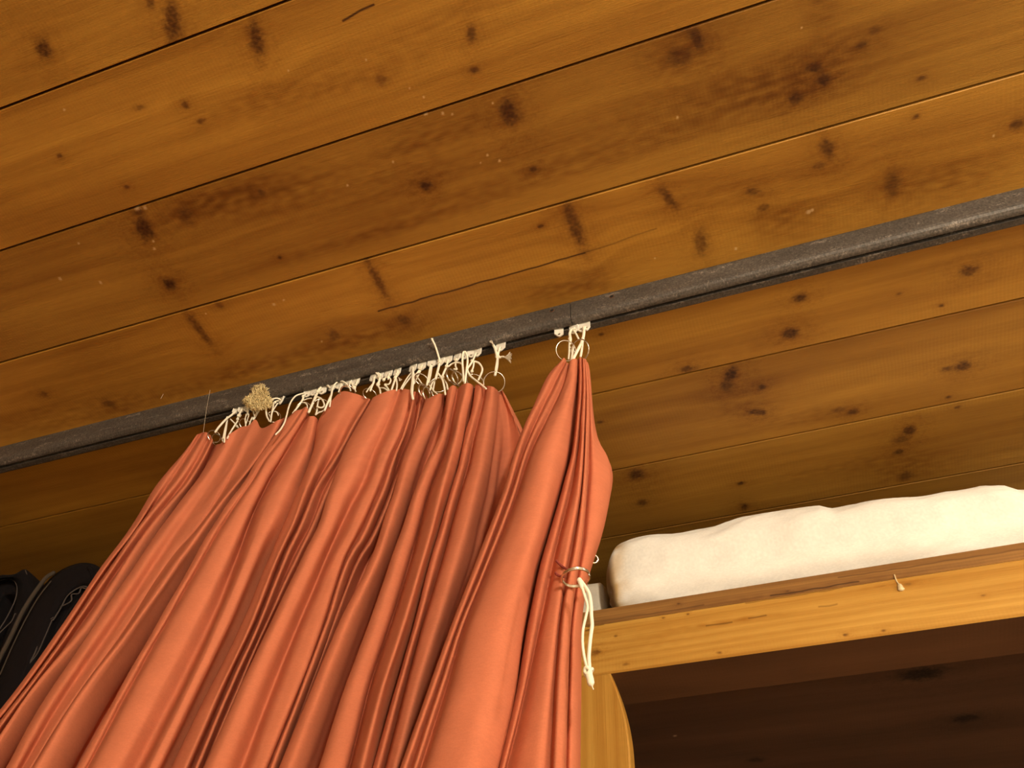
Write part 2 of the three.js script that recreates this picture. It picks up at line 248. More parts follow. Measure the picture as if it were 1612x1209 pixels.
fold(1.9, 638, 612, 618, 680, 602, 715, 584, 764, 568, 796, 548, 840, 530, 874, 483, 984, 448, 1075, 398, 1209);
fold(1.8, 645, 614, 626, 684, 612, 716, 594, 766, 578, 800, 558, 842, 541, 874, 503, 984, 470, 1075, 416, 1209);
fold(1.1, 649, 617, 631, 686, 617, 717, 600, 766, 583, 803, 563, 845, 546, 874, 509, 984, 475, 1075, 422, 1209);
fold(1.5, 653, 617, 636, 686, 623, 717, 606, 767, 589, 806, 569, 848, 552, 874, 514, 984, 481, 1075, 429, 1209);
fold(-0.4, 659, 618, 645, 686, 632, 717, 615, 766, 597, 808, 577, 852, 561, 874, 521, 984, 487, 1075, 435, 1209);
fold(0.6, 664, 614, 651, 684, 638, 717, 620, 768, 603, 810, 583, 852, 567, 876, 525, 984, 490, 1075, 438, 1209);
fold(-0.9, 669, 620, 660, 680, 650, 712, 634, 762, 616, 806, 598, 850, 582, 878, 541, 984, 505, 1075, 452, 1209);
fold(1.6, 676, 628, 669, 641, 656, 672, 637, 720, 619, 780, 603, 824, 587, 872, 534, 984, 496, 1075, 440, 1209);
fold(2.0, 690, 620, 676, 650, 662, 682, 645, 724, 628, 780, 612, 826, 596, 874, 545, 984, 508, 1075, 454, 1209);
fold(1.2, 697, 620, 686, 654, 672, 690, 657, 730, 640, 784, 624, 832, 608, 876, 562, 984, 526, 1075, 477, 1209);
fold(-0.7, 703, 622, 697, 655, 685, 690, 668, 738, 654, 782, 637, 834, 622, 878, 583, 984, 548, 1075, 505, 1209);
fold(1.9, 706, 615, 702, 645, 692, 690, 676, 724, 652, 780, 635, 828, 619, 872, 581, 984, 546, 1075, 502, 1209);
fold(2.3, 713, 608, 706, 645, 697, 692, 682, 728, 659, 781, 643, 830, 628, 874, 591, 984, 558, 1075, 514, 1209);
fold(2.0, 717, 609, 709, 648, 701, 694, 688, 730, 668, 781, 654, 830, 640, 875, 606, 984, 575, 1075, 540, 1209);
fold(1.1, 720, 613, 713, 652, 705, 696, 692, 732, 673, 782, 660, 830, 648, 876, 614, 984, 584, 1075, 550, 1209);
fold(2.2, 727, 606, 719, 650, 711, 694, 698, 734, 681, 782, 667, 830, 655, 876, 622, 984, 593, 1075, 558, 1209);
fold(2.8, 736, 604, 727, 648, 719, 692, 708, 735, 694, 780, 680, 830, 667, 874, 634, 984, 604, 1075, 570, 1209);
fold(2.0, 743, 606, 734, 650, 727, 694, 716, 738, 701, 782, 686, 830, 673, 874, 641, 984, 612, 1075, 580, 1209);
fold(-0.1, 747, 612, 740, 652, 735, 694, 727, 736, 712, 784, 696, 832, 684, 874, 655, 984, 628, 1075, 593, 1209);
fold(1.7, 750, 606, 743, 650, 734, 680, 723, 736, 708, 782, 694, 828, 681, 872, 653, 984, 626, 1075, 588, 1209);
fold(2.1, 758, 604, 749, 648, 740, 682, 728, 738, 715, 780, 701, 828, 688, 872, 658, 984, 632, 1075, 596, 1209);
fold(1.0, 764, 609, 757, 648, 748, 684, 735, 742, 724, 780, 711, 828, 699, 872, 665, 984, 640, 1075, 606, 1209);
fold(2.0, 769, 608, 762, 650, 754, 684, 742, 744, 730, 780, 717, 828, 705, 872, 671, 984, 646, 1075, 612, 1209);
fold(2.2, 776, 610, 771, 655, 765, 690, 756, 744, 745, 784, 733, 830, 720, 874, 686, 984, 658, 1075, 622, 1209);
fold(1.1, 781, 613, 779, 660, 775, 700, 768, 750, 759, 790, 748, 832, 737, 876, 700, 984, 672, 1075, 634, 1209);
fold(-0.3, 784, 617, 786, 664, 785, 710, 780, 750, 774, 790, 764, 832, 752, 876, 716, 984, 688, 1075, 648, 1209);
fold(-1.6, 788, 614, 798, 645, 803, 690, 800, 740, 795, 785, 785, 832, 772, 876, 735, 984, 707, 1075, 668, 1209);
fold(-1.1, 790, 614, 804, 648, 819, 688, 822, 720, 812, 785, 800, 832, 788, 876, 752, 984, 724, 1075, 684, 1209);
fold(-2.8, 830, 690, 838, 705, 836, 730, 828, 785, 815, 832, 800, 880, 762, 984, 735, 1075, 694, 1209);
fold(-2.4, 880, 580, 876, 610, 860, 650, 842, 705, 820, 770, 785, 866, 738, 984, 700, 1075, 656, 1209);
fold(3.3, 885, 567, 866, 588, 842, 642, 820, 696, 798, 760, 757, 868, 713, 984, 678, 1080, 632, 1209);
fold(3.75, 888, 564, 872, 588, 847, 644, 826, 698, 803, 762, 762, 870, 717, 984, 683, 1081, 638, 1209);
fold(3.2, 891, 569, 877, 594, 853, 648, 832, 700, 808, 765, 767, 872, 722, 984, 690, 1082, 647, 1209);
fold(3.8, 893, 571, 881, 602, 859, 652, 838, 702, 813, 767, 772, 873, 727, 984, 695, 1083, 653, 1209);
fold(3.3, 896, 574, 885, 610, 864, 660, 843, 705, 818, 769, 777, 874, 732, 984, 702, 1084, 662, 1209);
fold(4.1, 898, 570, 888, 612, 869, 664, 850, 708, 826, 772, 786, 876, 743, 984, 714, 1085, 675, 1209);
fold(4.3, 902, 566, 893, 620, 878, 672, 862, 716, 842, 774, 806, 876, 765, 984, 738, 1085, 705, 1209);
fold(4.1, 905, 565, 898, 630, 887, 676, 875, 720, 860, 774, 833, 870, 795, 984, 772, 1088, 742, 1209);
fold(2.9, 908, 566, 902, 640, 892, 720, 877, 770, 858, 834, 841, 890, 822, 984, 805, 1096, 779, 1209);
fold(0.9, 910, 569, 907, 645, 899, 722, 885, 770, 868, 834, 852, 890, 832, 984, 813, 1096, 787, 1209);
fold(2.3, 912, 565, 910, 645, 901, 720, 886, 770, 867, 834, 851, 890, 831, 984, 812, 1096, 786, 1209);
fold(2.7, 914, 564, 913, 640, 905, 720, 892, 770, 875, 834, 860, 890, 841, 984, 822, 1090, 792, 1209);
fold(2.2, 916, 567, 915, 650, 909, 722, 899, 772, 882, 836, 868, 898, 850, 984, 830, 1075, 798, 1209);
fold(2.8, 918, 564, 918, 650, 914, 722, 906, 772, 890, 838, 877, 900, 860, 984, 845, 1080, 820, 1209);
fold(2.9, 919, 565, 920, 650, 917, 724, 910, 776, 897, 842, 886, 902, 874, 984, 864, 1080, 850, 1209);
fold(2.3, 920, 568, 923, 652, 920, 732, 914, 790, 903, 850, 893, 904, 881, 984, 873, 1080, 866, 1209);
fold(2.8, 921, 566, 925, 652, 922, 736, 916, 796, 909, 850, 899, 904, 887, 984, 880, 1080, 874, 1209);
fold(2.6, 922, 567, 927, 656, 924, 740, 919, 800, 914, 848, 905, 904, 894, 984, 889, 1080, 884, 1209);
fold(1.7, 923, 569, 929, 660, 927, 742, 922, 802, 917, 850, 909, 905, 899, 984, 895, 1080, 891, 1209);
fold(1.9, 924, 570, 932, 672, 934, 736, 930, 796, 924, 850, 914, 904, 904, 984, 900, 1080, 897, 1209);
fold(1.6, 926, 576, 935, 680, 944, 732, 945, 780, 935, 850, 921, 902, 910, 975, 907, 1080, 904, 1209);
fold(0.8, 928, 588, 939, 690, 957, 724, 958, 780, 944, 850, 928, 898, 915, 965, 913, 1080, 910, 1209);
fold(-0.3, 929, 610, 941, 692, 963, 742, 958, 790, 942, 855, 927, 898, 916, 960, 914, 1080, 912, 1209);

const CURTAIN_F = 0.592, BOTTOM = -1.38;
function curtainSheet() {
  const cols0 = folds.map(({ d, xy }) => {
    const pts = []; let head;
    for (let i = 0; i < xy.length; i += 2) {
      const p0 = at(xy[i], xy[i + 1], CURTAIN_F); if (i === 0) head = p0.y;
      const k = mix(0.42, 1, smooth(0, 0.2, head - p0.y)), f = CURTAIN_F - d * k, p = at(xy[i], xy[i + 1], f);
      pts.push([p.y, p.x]);
    }
    pts.sort((a, b) => b[0] - a[0]);
    const n = pts.length, m = []; const sl = []; for (let i = 0; i + 1 < n; i++) sl.push((pts[i + 1][1] - pts[i][1]) / (pts[i + 1][0] - pts[i][0]));
    for (let i = 0; i < n; i++) m.push(i === 0 ? sl[0] : i === n - 1 ? sl[n - 2] : (sl[i - 1] + sl[i]) / 2);
    const xAt = (y) => {
      if (y >= pts[0][0]) return pts[0][1] + m[0] * (y - pts[0][0]);
      const last = pts[n - 1]; if (y <= last[0]) { const L = 0.3, t = last[0] - y; return last[1] - m[n - 1] * L * (1 - Math.exp(-t / L)); }
      let i = 0; while (pts[i + 1][0] > y) i++;
      const h = pts[i + 1][0] - pts[i][0], t = (y - pts[i][0]) / h, t2 = t * t, t3 = t2 * t;
      return (2 * t3 - 3 * t2 + 1) * pts[i][1] + (t3 - 2 * t2 + t) * h * m[i] + (-2 * t3 + 3 * t2) * pts[i + 1][1] + (t3 - t2) * h * m[i + 1];
    };
    const top = pts[0][0];
    return (v) => { const y = mix(top, BOTTOM + EYE, v); const k = mix(0.42, 1, smooth(0, 0.2, top - y)); return new THREE.Vector3(xAt(y), y, -(CURTAIN_F - d * k)); };
  });
  // where the cloth steps sharply in depth it turns under the fold in front
  const cols = [];
  cols0.forEach((f, i) => {
    cols.push(f); if (i + 1 === cols0.length) return;
    const da = folds[i].d, db = folds[i + 1].d, step = (db - da) * 100, g = cols0[i + 1];
    if (Math.abs(step) < 2.2) return;
    cols.push((v) => { const A = f(v), B = g(v), front = step > 0 ? B : A, back = step > 0 ? A : B, q = Math.min(1, Math.abs(step) / 5) * smooth(0.0, 0.07, v);
      const under = back.clone().lerp(front, 0.42); under.x = mix(under.x, front.x + Math.sign(step) * 0.0062, q); return under; });
  });

  const NV = 120, SUB = 6, rows = [];
  for (let j = 0; j <= NV; j++) {
    const v = Math.pow(j / NV, 1.9), c = new THREE.CatmullRomCurve3(cols.map(f => f(v)), false, 'centripetal'), row = [], n = (cols.length - 1) * SUB;
    for (let i = 0; i <= n; i++) {
      const p = c.getPoint(i / n);
      p.z += 0.0009 * N(i * 0.17, v * 60) + 0.0012 * N(i * 0.05, v * 14, 4);                      // small unevenness of the cloth
      row.push(p);
    }
    rows.push(row);
  }
  return rows;
}
// a grid of points made into cloth with a thickness
function cloth(rows, thick) {
  const nv = rows.length, nu = rows[0].length, base = [], uv = [];
  for (let j = 0; j < nv; j++) { let s = 0; for (let i = 0; i < nu; i++) { if (i) s += rows[j][i].distanceTo(rows[j][i - 1]); base.push(rows[j][i]); uv.push(s, rows[j][i].y); } }
  const idx = []; for (let j = 0; j + 1 < nv; j++) for (let i = 0; i + 1 < nu; i++) { const a = j * nu + i, b = a + 1, c = a + nu, d = c + 1; idx.push(a, c, b, b, c, d); }
  const g0 = new THREE.BufferGeometry(); g0.setAttribute('position', new THREE.Float32BufferAttribute(base.flatMap(p => [p.x, p.y, p.z]), 3)); g0.setIndex(idx); g0.computeVertexNormals();
  const nn = g0.attributes.normal, pos = [], nor = [], uvs = [], tri = [], q = base.length;
  for (const s of [1, -1]) for (let k = 0; k < q; k++) { pos.push(base[k].x + s * nn.getX(k) * thick / 2, base[k].y + s * nn.getY(k) * thick / 2, base[k].z + s * nn.getZ(k) * thick / 2); nor.push(s * nn.getX(k), s * nn.getY(k), s * nn.getZ(k)); uvs.push(uv[2 * k], uv[2 * k + 1]); }
  for (let k = 0; k < idx.length; k += 3) { tri.push(idx[k], idx[k + 1], idx[k + 2], q + idx[k], q + idx[k + 2], q + idx[k + 1]); }
  const edge = (a, b) => tri.push(a, b, q + a, b, q + b, q + a);
  for (let i = 0; i + 1 < nu; i++) { edge(i, i + 1); edge((nv - 1) * nu + i + 1, (nv - 1) * nu + i); }
  for (let j = 0; j + 1 < nv; j++) { edge((j + 1) * nu, j * nu); edge(j * nu + nu - 1, (j + 1) * nu + nu - 1); }
  const g = new THREE.BufferGeometry(); g.setAttribute('position', new THREE.Float32BufferAttribute(pos, 3)); g.setAttribute('normal', new THREE.Float32BufferAttribute(nor, 3)); g.setAttribute('uv', new THREE.Float32BufferAttribute(uvs, 2)); g.setIndex(tri);
  return g;
}
const weave = texture(512, 512, (u, v) => { const s = 128 + 40 * N(u * 60, v * 150) + 50 * N(u * 140, v * 240, 4); return [s, s, s]; }, false);
weave.repeat.set(1 / 0.12, 1 / 0.12);
const weaveColour = texture(512, 512, (u, v) => { const s = 1 + 0.025 * N(u * 40, v * 160) + 0.03 * N(u * 5, v * 7, 3) + 0.03 * N(u * 120, v * 200, 6); return [192 * s, 114 * s, 85 * s]; });
weaveColour.repeat.set(1 / 0.16, 1 / 0.16);
const coral = new THREE.MeshPhysicalMaterial({ map: weaveColour, roughness: 0.9, bumpMap: weave, bumpScale: 0.00012, specularIntensity: 0.15 });
const curtainRows = curtainSheet();
const CB = P(-0.4, BOTTOM, CURTAIN_F);
const curtain = thing('curtain', 'coral cotton curtain gathered in deep folds under the steel ceiling rail', 'curtain', CB);
mesh('drape', moved(cloth(curtainRows, 0.0013), CB), coral, curtain);
// unseen curtain added on the left to keep the ceiling behind the rail dark
{
  const rows = [], b = P(-1.5, BOTTOM, CURTAIN_F);
  for (let j = 0; j <= 40; j++) { const v = j / 40, y = mix(RAILY - 0.0008, BOTTOM, v), row = []; for (let i = 0; i <= 240; i++) { const u = i / 240, a = u * 15 * 2 * Math.PI; row.push(P(mix(-1.86, mix(-1.13, -1.0, smooth(0.05, 0.3, v)), u) + 0.008 * Math.sin(a * 0.5 + v), y, CURTAIN_F + (0.006 + 0.018 * smooth(0, 0.15, v)) * Math.sin(a + 0.6 * Math.sin(u * 9)))); } rows.push(row); }
  const t = thing('curtain', 'unseen coral curtain added at the left wall to keep light out of the wardrobe', 'curtain', b);
  mesh('drape', moved(cloth(rows, 0.0013), b), coral, t);
}
const thread = new THREE.MeshStandardMaterial({ color: new THREE.Color(0.22, 0.035, 0.025), roughness: 0.9 });
const stub = (pts) => mesh('thread_end', moved(tube(pts.map(([x, y, f]) => at(x, y, f)), 0.0011, 6), CB), thread, curtain).userData.label = 'dark red sewing thread';
stub([[894, 897, 0.535], [887, 893, 0.537], [881, 888, 0.536], [876, 883, 0.534]]);
stub([[887, 908, 0.533], [882, 907, 0.536], [876, 904, 0.535], [875, 902, 0.534]]);

// ---------------------------------------------------------------- gliders in the rail with their cords, and the metal rings of the curtain
const nylon = new THREE.MeshPhysicalMaterial({ color: new THREE.Color(0.80, 0.77, 0.68), roughness: 0.45 });
const cotton = new THREE.MeshStandardMaterial({ color: new THREE.Color(0.92, 0.87, 0.72), roughness: 0.95 });
const frayed = new THREE.MeshStandardMaterial({ color: new THREE.Color(0.80, 0.72, 0.58), roughness: 1 });
const nickel = new THREE.MeshStandardMaterial({ color: new THREE.Color(0.78, 0.74, 0.66), metalness: 1, roughness: 0.18 });
const CF = 0.586;                                                    // the cords hang just in front of the slot
function plateGeometry(w, h, tilt) {                                  // a small eyelet plate below a stem that runs in the slot
  const s = new THREE.Shape();
  s.moveTo(-w / 2, 0.003); s.lineTo(-w / 2, -h * 0.62); s.lineTo(-w * 0.34, -h * 0.72); s.quadraticCurveTo(0, -h * 1.22, w * 0.34, -h * 0.78); s.lineTo(w / 2, -h * 0.66); s.lineTo(w / 2, 0.003); s.closePath();
  const hole = new THREE.Path(); hole.absarc(0, -h * 0.66, w * 0.15, 0, Math.PI * 2, true); s.holes.push(hole);
  const plate = new THREE.ExtrudeGeometry(s, { depth: 0.0012, bevelEnabled: true, bevelThickness: 0.0004, bevelSize: 0.0004, bevelOffset: -0.0004, bevelSegments: 2, curveSegments: 10 }).translate(0, 0, -0.0006);
  const head = new RoundedBoxGeometry(w, 0.004, 0.009, 2, 0.001).translate(0, 0.0125, 0), stem = new THREE.BoxGeometry(w * 0.7, 0.012, 0.0024).translate(0, 0.007, 0);
  return [plate.rotateY(tilt), join([head, stem])];
}
function knotGeometry(r, k) {                                        // a few turns of cord pulled tight
  const pts = []; for (let i = 0; i <= 26; i++) { const a = i / 26 * Math.PI * 4, q = 1 + 0.25 * Math.sin(a * 1.5 + k); pts.push(new THREE.Vector3(Math.cos(a) * r * q * 0.75, (Math.sin(a * 1.5 + k) * 0.7) * r, Math.sin(a) * r * q * 0.7)); }
  return tube(pts, r * 0.42, 6, 52);
}
function glider(label, px, py, w, h, o = {}) {
  const top = at(px, py, SLOT), b = new THREE.Vector3(top.x, EYE + RAILY, -SLOT), t = thing('curtain_glider', label, 'curtain glider', b, undefined);
  const [plate, stem] = plateGeometry(w / 1000, h * 1.2 / 1000, o.tilt ?? 0.25 * Math.sin(px));
  mesh('eyelet_plate', plate.translate(0, 0.0004, 0), nylon, t); mesh('runner', stem, nylon, t);
  for (const c of o.cords ?? []) {
    const r = (c.r ?? 0.9) * 1.12 / 1000, n = c.p.length, f0 = c.f ?? CF, f1 = c.g ?? f0;
    mesh('cord', moved(tube(c.p.map(([x, y], i) => at(x, y, mix(f0, f1, n > 1 ? i / (n - 1) : 0) + 0.0008 * Math.sin(i * 1.9 + x))), r, 6), b), cotton, t);
  }
  for (const [x, y, r, f] of o.knots ?? []) { const p = at(x, y, f ?? CF - 0.001); mesh('knot', knotGeometry(r / 1000, x).translate(p.x - b.x, p.y - b.y, p.z - b.z), cotton, t); }
  for (const [x0, y0, x1, y1, spread] of o.frays ?? []) {             // a cord end that has come apart into threads
    const g = []; for (let i = 0; i < 26; i++) { const s = (i / 25 - 0.5) * spread, q = 0.75 + 0.3 * rnd(), nx = -(y1 - y0), ny = x1 - x0, l = Math.hypot(nx, ny); g.push(tube([at(x0, y0, CF - 0.002), at(mix(x0, x1, 0.45) + nx / l * s * 0.35, mix(y0, y1, 0.45) + ny / l * s * 0.35, CF - 0.003 - 0.002 * rnd()), at(mix(x0, x1, q) + nx / l * s, mix(y0, y1, q) + ny / l * s, CF - 0.003 - 0.004 * rnd())], 0.00026, 4, 8)); }
    const m = mesh('frayed_end', moved(join(g), b), frayed, t); m.userData.kind = 'stuff';
  }
  return t;
}
const C = (p, r, g, f) => ({ p, r, g, f });
glider('leftmost white curtain glider, tilted, with a straight thick cord', 373, 640, 7, 8, { tilt: 0.9, knots: [[358, 658, 1.6]], cords: [C([[371, 648], [364, 654], [357, 659], [350, 666], [344, 673], [339, 680]], 1.3, 0.572), C([[358, 659], [356, 672], [354, 685], [353, 696]], 1.1, 0.572), C([[359, 658], [355, 672], [351, 690]], 0.8, 0.574), C([[363, 660], [368, 665], [374, 671]], 0.8)] });
glider('white curtain glider with a flattened cord knot, second from the left end', 382, 638, 8, 8, { tilt: 0.6, knots: [[376, 655, 2.2], [374, 660, 1.6]], cords: [C([[381, 644], [378, 650], [375, 657]], 1.2), C([[374, 663], [368, 672], [362, 682], [358, 690]], 1.0, 0.574), C([[373, 665], [371, 670], [375, 673]], 0.8)] });
glider('white curtain glider with a short upright cord under the yellow fluff', 391, 637, 8, 8, { knots: [[390, 648, 1.4]], cords: [C([[390, 641], [390, 647], [391, 653]], 1.3), C([[388, 652], [386, 660], [387, 671]], 0.7, 0.58), C([[392, 653], [389, 662], [386, 671]], 0.6, 0.58)] });
glider('white curtain glider hidden behind the yellow fluff', 399, 635, 8, 8, { knots: [[405, 648, 1.8]], cords: [C([[399, 640], [399, 648], [401, 655]], 1.0), C([[397, 657], [394, 664], [392, 671]], 0.8, 0.58), C([[406, 648], [402, 655], [399, 660]], 1.4)] });
glider('white curtain glider right of the yellow fluff with two long drooping cord loops', 445, 624, 11, 10, { tilt: -0.5, knots: [[433, 634, 1.4]], cords: [C([[441, 629], [436, 627], [428, 629], [422, 635], [419, 644], [420, 655], [424, 663]], 1.0, 0.576), C([[438, 631], [433, 632], [430, 640], [428, 650], [426, 664]], 0.9, 0.576), C([[437, 635], [433, 641], [429, 648], [427, 658]], 0.8, 0.578), C([[428, 648], [434, 648], [437, 651], [438, 654]], 0.7), C([[422, 650], [425, 655], [427, 662]], 0.6)] });
glider('white curtain glider with a long loose cord trailing over the cloth', 486, 612, 10, 9, { knots: [[477, 624, 1.5]], cords: [C([[479, 619], [474, 620], [466, 623], [459, 631], [454, 643], [451, 655], [447, 667], [441, 677], [434, 684]], 0.9, 0.552), C([[478, 626], [473, 635], [467, 643], [461, 651]], 1.1, 0.578), C([[477, 626], [474, 632], [469, 638]], 0.8)] });
glider('white curtain glider half behind a draped cord, third in the second bunch', 496, 609, 9, 9, { cords: [C([[478, 630], [484, 628], [490, 627]], 0.8), C([[472, 636], [478, 634], [483, 637], [484, 643]], 0.8, 0.58)] });
glider('white curtain glider wrapped in thick cord above the pointed fold', 510, 605, 12, 10, { knots: [[500, 617, 2.0], [497, 623, 1.6]], cords: [C([[519, 610], [514, 606], [507, 608], [502, 614], [498, 622]], 1.3), C([[498, 624], [494, 632], [490, 640], [486, 649]], 1.4, 0.572), C([[496, 624], [492, 634], [487, 645]], 1.0, 0.573), C([[500, 625], [506, 628], [510, 635], [510, 640], [505, 642], [499, 640]], 1.0, 0.58), C([[502, 628], [500, 637], [499, 646], [497, 653]], 0.9, 0.58)] });
glider('white curtain glider with two forked cords beside the pointed fold', 526, 601, 11, 9, { knots: [[523, 613, 1.4]], cords: [C([[525, 607], [523, 614], [521, 624], [516, 634], [511, 646]], 1.2, 0.574), C([[522, 616], [521, 626], [519, 640]], 0.9, 0.576), C([[522, 620], [517, 630], [513, 641]], 0.8, 0.576), C([[510, 646], [506, 648], [501, 650], [497, 653]], 0.8, 0.578)] });
glider('white curtain glider with a cord arched over it like a bow', 538, 598, 11, 9, { cords: [C([[524, 611], [527, 605], [532, 601], [538, 600], [544, 603], [549, 609]], 0.9, CF, CF - 0.003), C([[537, 604], [535, 611], [533, 617]], 0.8)] });
glider('white curtain glider between the bow of cord and the corner of the broad fold', 551, 594, 11, 9, { knots: [[549, 609, 1.4]], cords: [C([[551, 601], [550, 608], [552, 615]], 0.9), C([[553, 602], [556, 609], [560, 616]], 0.9)] });
glider('rightmost white curtain glider of the second bunch', 563, 591, 11, 10, { knots: [[560, 606, 1.5]], cords: [C([[563, 598], [560, 606], [555, 611]], 1.0), C([[560, 607], [559, 612], [559, 617]], 0.9)] });
glider('white curtain glider with a plain hanging cord at the left of the third bunch', 589, 588, 10, 10, { knots: [[588, 602, 1.4]], cords: [C([[589, 594], [588, 602], [585, 609], [583, 615]], 1.2, 0.58), C([[588, 603], [582, 610], [577, 617]], 0.8, 0.58)] });
glider('white curtain glider with two frayed cord ends sticking up', 600, 585, 10, 10, { knots: [[597, 592, 2.2], [595, 606, 2.0]], cords: [C([[597, 592], [593, 588], [588, 583]], 1.2), C([[597, 591], [595, 585], [593, 579]], 1.2), C([[598, 594], [597, 600], [594, 606]], 1.4), C([[595, 607], [598, 613], [599, 620]], 1.0, 0.58)], frays: [[589, 583.5, 582, 578, 8], [593, 579, 591, 570, 9]] });
glider('white curtain glider with a round cord loop and a double knot', 613, 582, 11, 10, { knots: [[604, 598, 1.8], [611, 594, 1.4]], cords: [C([[604, 598], [608, 594], [613, 595], [615, 600], [612, 605], [606, 605]], 1.0), C([[613, 588], [612, 592], [611, 597]], 1.0), C([[606, 606], [610, 611], [613, 616]], 1.2, 0.58), C([[598, 611], [604, 611], [611, 616]], 0.9, 0.58)] });
glider('white curtain glider with two parallel straight cords ending the third bunch', 627, 578, 11, 11, { knots: [[625, 590, 2.0], [622, 595, 1.8]], cords: [C([[626, 584], [625, 590], [622, 597]], 1.3), C([[622, 597], [619, 606], [616, 615]], 1.2, 0.578), C([[624, 597], [625, 606], [624, 615]], 1.0, 0.578)], frays: [[627, 594, 631, 599, 5]] });
glider('white curtain glider with one thick straight cord reaching down to the cloth', 652, 571, 11, 11, { knots: [[649, 590, 1.4]], cords: [C([[650, 579], [650, 592], [649, 605], [648, 616], [650, 628]], 1.4, 0.566), C([[649, 581], [652, 592], [650, 606], [649, 620]], 1.0, 0.568), C([[647, 587], [641, 595], [636, 603], [631, 612]], 0.8, 0.578), C([[649, 590], [643, 598], [637, 606], [633, 613]], 0.8, 0.578)] });
glider('white curtain glider whose cord runs slanting left into the thick straight cord', 666, 567, 11, 11, { knots: [[662, 581, 1.8]], cords: [C([[665, 575], [661, 582], [655, 590], [650, 597]], 1.3), C([[655, 590], [660, 598], [664, 604]], 0.8), C([[662, 584], [657, 594], [652, 604]], 0.8)] });
glider('white curtain glider with a thin cord crossing towards the right', 681, 564, 11, 10, { cords: [C([[678, 575], [676, 585], [674, 596], [672, 606]], 1.2, 0.58), C([[680, 576], [678, 590], [675, 602]], 0.9, 0.58), C([[674, 604], [679, 610], [683, 616], [688, 620]], 0.8, 0.574)] });
glider('white curtain glider with a stiff cord end standing up over the rail', 695, 560, 11, 11, { knots: [[692, 570, 2.0], [680, 534, 1.2, 0.567]], cords: [C([[693, 571], [690, 560], [687, 550], [684, 542], [680, 534]], 1.1, 0.566), C([[692, 572], [689, 584], [686, 596]], 1.5, 0.58), C([[687, 590], [684, 602], [682, 614]], 0.9, 0.578), C([[686, 596], [680, 604], [677, 614]], 0.9, 0.578)] });
glider('white curtain glider with crossed cords making an X', 707, 557, 11, 10, { knots: [[703, 577, 1.8], [697, 594, 1.7]], cords: [C([[705, 567], [703, 577], [699, 586], [695, 596]], 1.2), C([[690, 588], [696, 597], [699, 608], [701, 621]], 1.1, 0.574), C([[698, 596], [703, 604], [705, 613]], 0.8, 0.576)] });
glider('white curtain glider with a short dangling hooked cord end', 721, 553, 10, 10, { knots: [[718, 567, 2.0]], cords: [C([[706, 577], [711, 573], [717, 571], [723, 571], [728, 574]], 1.0), C([[718, 569], [717, 576], [719, 582], [715, 581]], 1.0)] });
glider('white curtain glider with a long folded double cord hanging straight', 733, 549, 10, 10, { cords: [C([[730, 600], [729, 585], [728, 570], [729, 556], [731, 553], [734, 557], [736, 567], [734, 585], [732, 602]], 1.2, 0.574, 0.574), C([[729, 590], [731, 600], [733, 608]], 1.4, 0.572), C([[728, 596], [725, 601], [722, 604]], 0.8)] });
glider('white curtain glider with no cord showing in the fourth bunch', 743, 547, 10, 10, {});
glider('white curtain glider with a wide open cord loop at the right of the fourth bunch', 753, 544, 11, 11, { knots: [[743, 568, 1.5], [743, 585, 1.5]], cords: [C([[749, 556], [745, 566], [741, 573], [736, 581], [740, 591], [749, 599], [758, 606], [765, 612]], 1.1, 0.572), C([[747, 569], [753, 571], [758, 577], [759, 584], [756, 592], [753, 598]], 1.1, 0.580), C([[746, 570], [745, 578], [742, 586]], 1.0)] });
glider('single white curtain glider on its own with a brush-like frayed cord end', 789, 534, 13, 11, { knots: [[783, 562, 2.2]], cords: [C([[787, 547], [785, 554], [783, 562]], 1.2), C([[775, 541], [779, 548], [781, 555], [783, 562]], 1.6), C([[783, 564], [781, 577], [779, 591]], 1.1, 0.578), C([[784, 564], [783, 577], [780, 591]], 0.9, 0.578), C([[786, 563], [790, 562], [793, 562]], 1.3)], frays: [[792, 562, 805, 563, 17], [777, 543, 772, 536, 6]] });
glider('empty white curtain glider with a bare hole left of the rail joint', 880, 512, 11, 11, { tilt: 0.2 });
glider('white curtain glider above the narrow bunch whose cord doubles back', 903, 506, 12, 12, { knots: [[897, 534, 1.6]], cords: [C([[904, 517], [900, 519], [897, 525], [898, 534], [897, 541]], 1.6), C([[903, 520], [907, 526], [911, 534]], 1.1), C([[896, 543], [896, 554], [895, 565]], 1.0, 0.572), C([[903, 545], [901, 557], [899, 571]], 1.2, 0.57), C([[897, 546], [902, 551], [907, 556]], 0.7)] });
glider('white curtain glider above the narrow bunch with a thick cord slanting down', 914, 503, 11, 12, { knots: [[917, 535, 2.0]], cords: [C([[919, 515], [919, 526], [916, 538], [909, 552], [900, 570]], 1.6, 0.568), C([[917, 538], [916, 549], [914, 561]], 1.3, 0.57)] });
glider('rightmost white curtain glider at the end of the gathered curtain', 923, 501, 9, 12, { cords: [C([[921, 515], [919, 522], [918, 530]], 1.3)] });

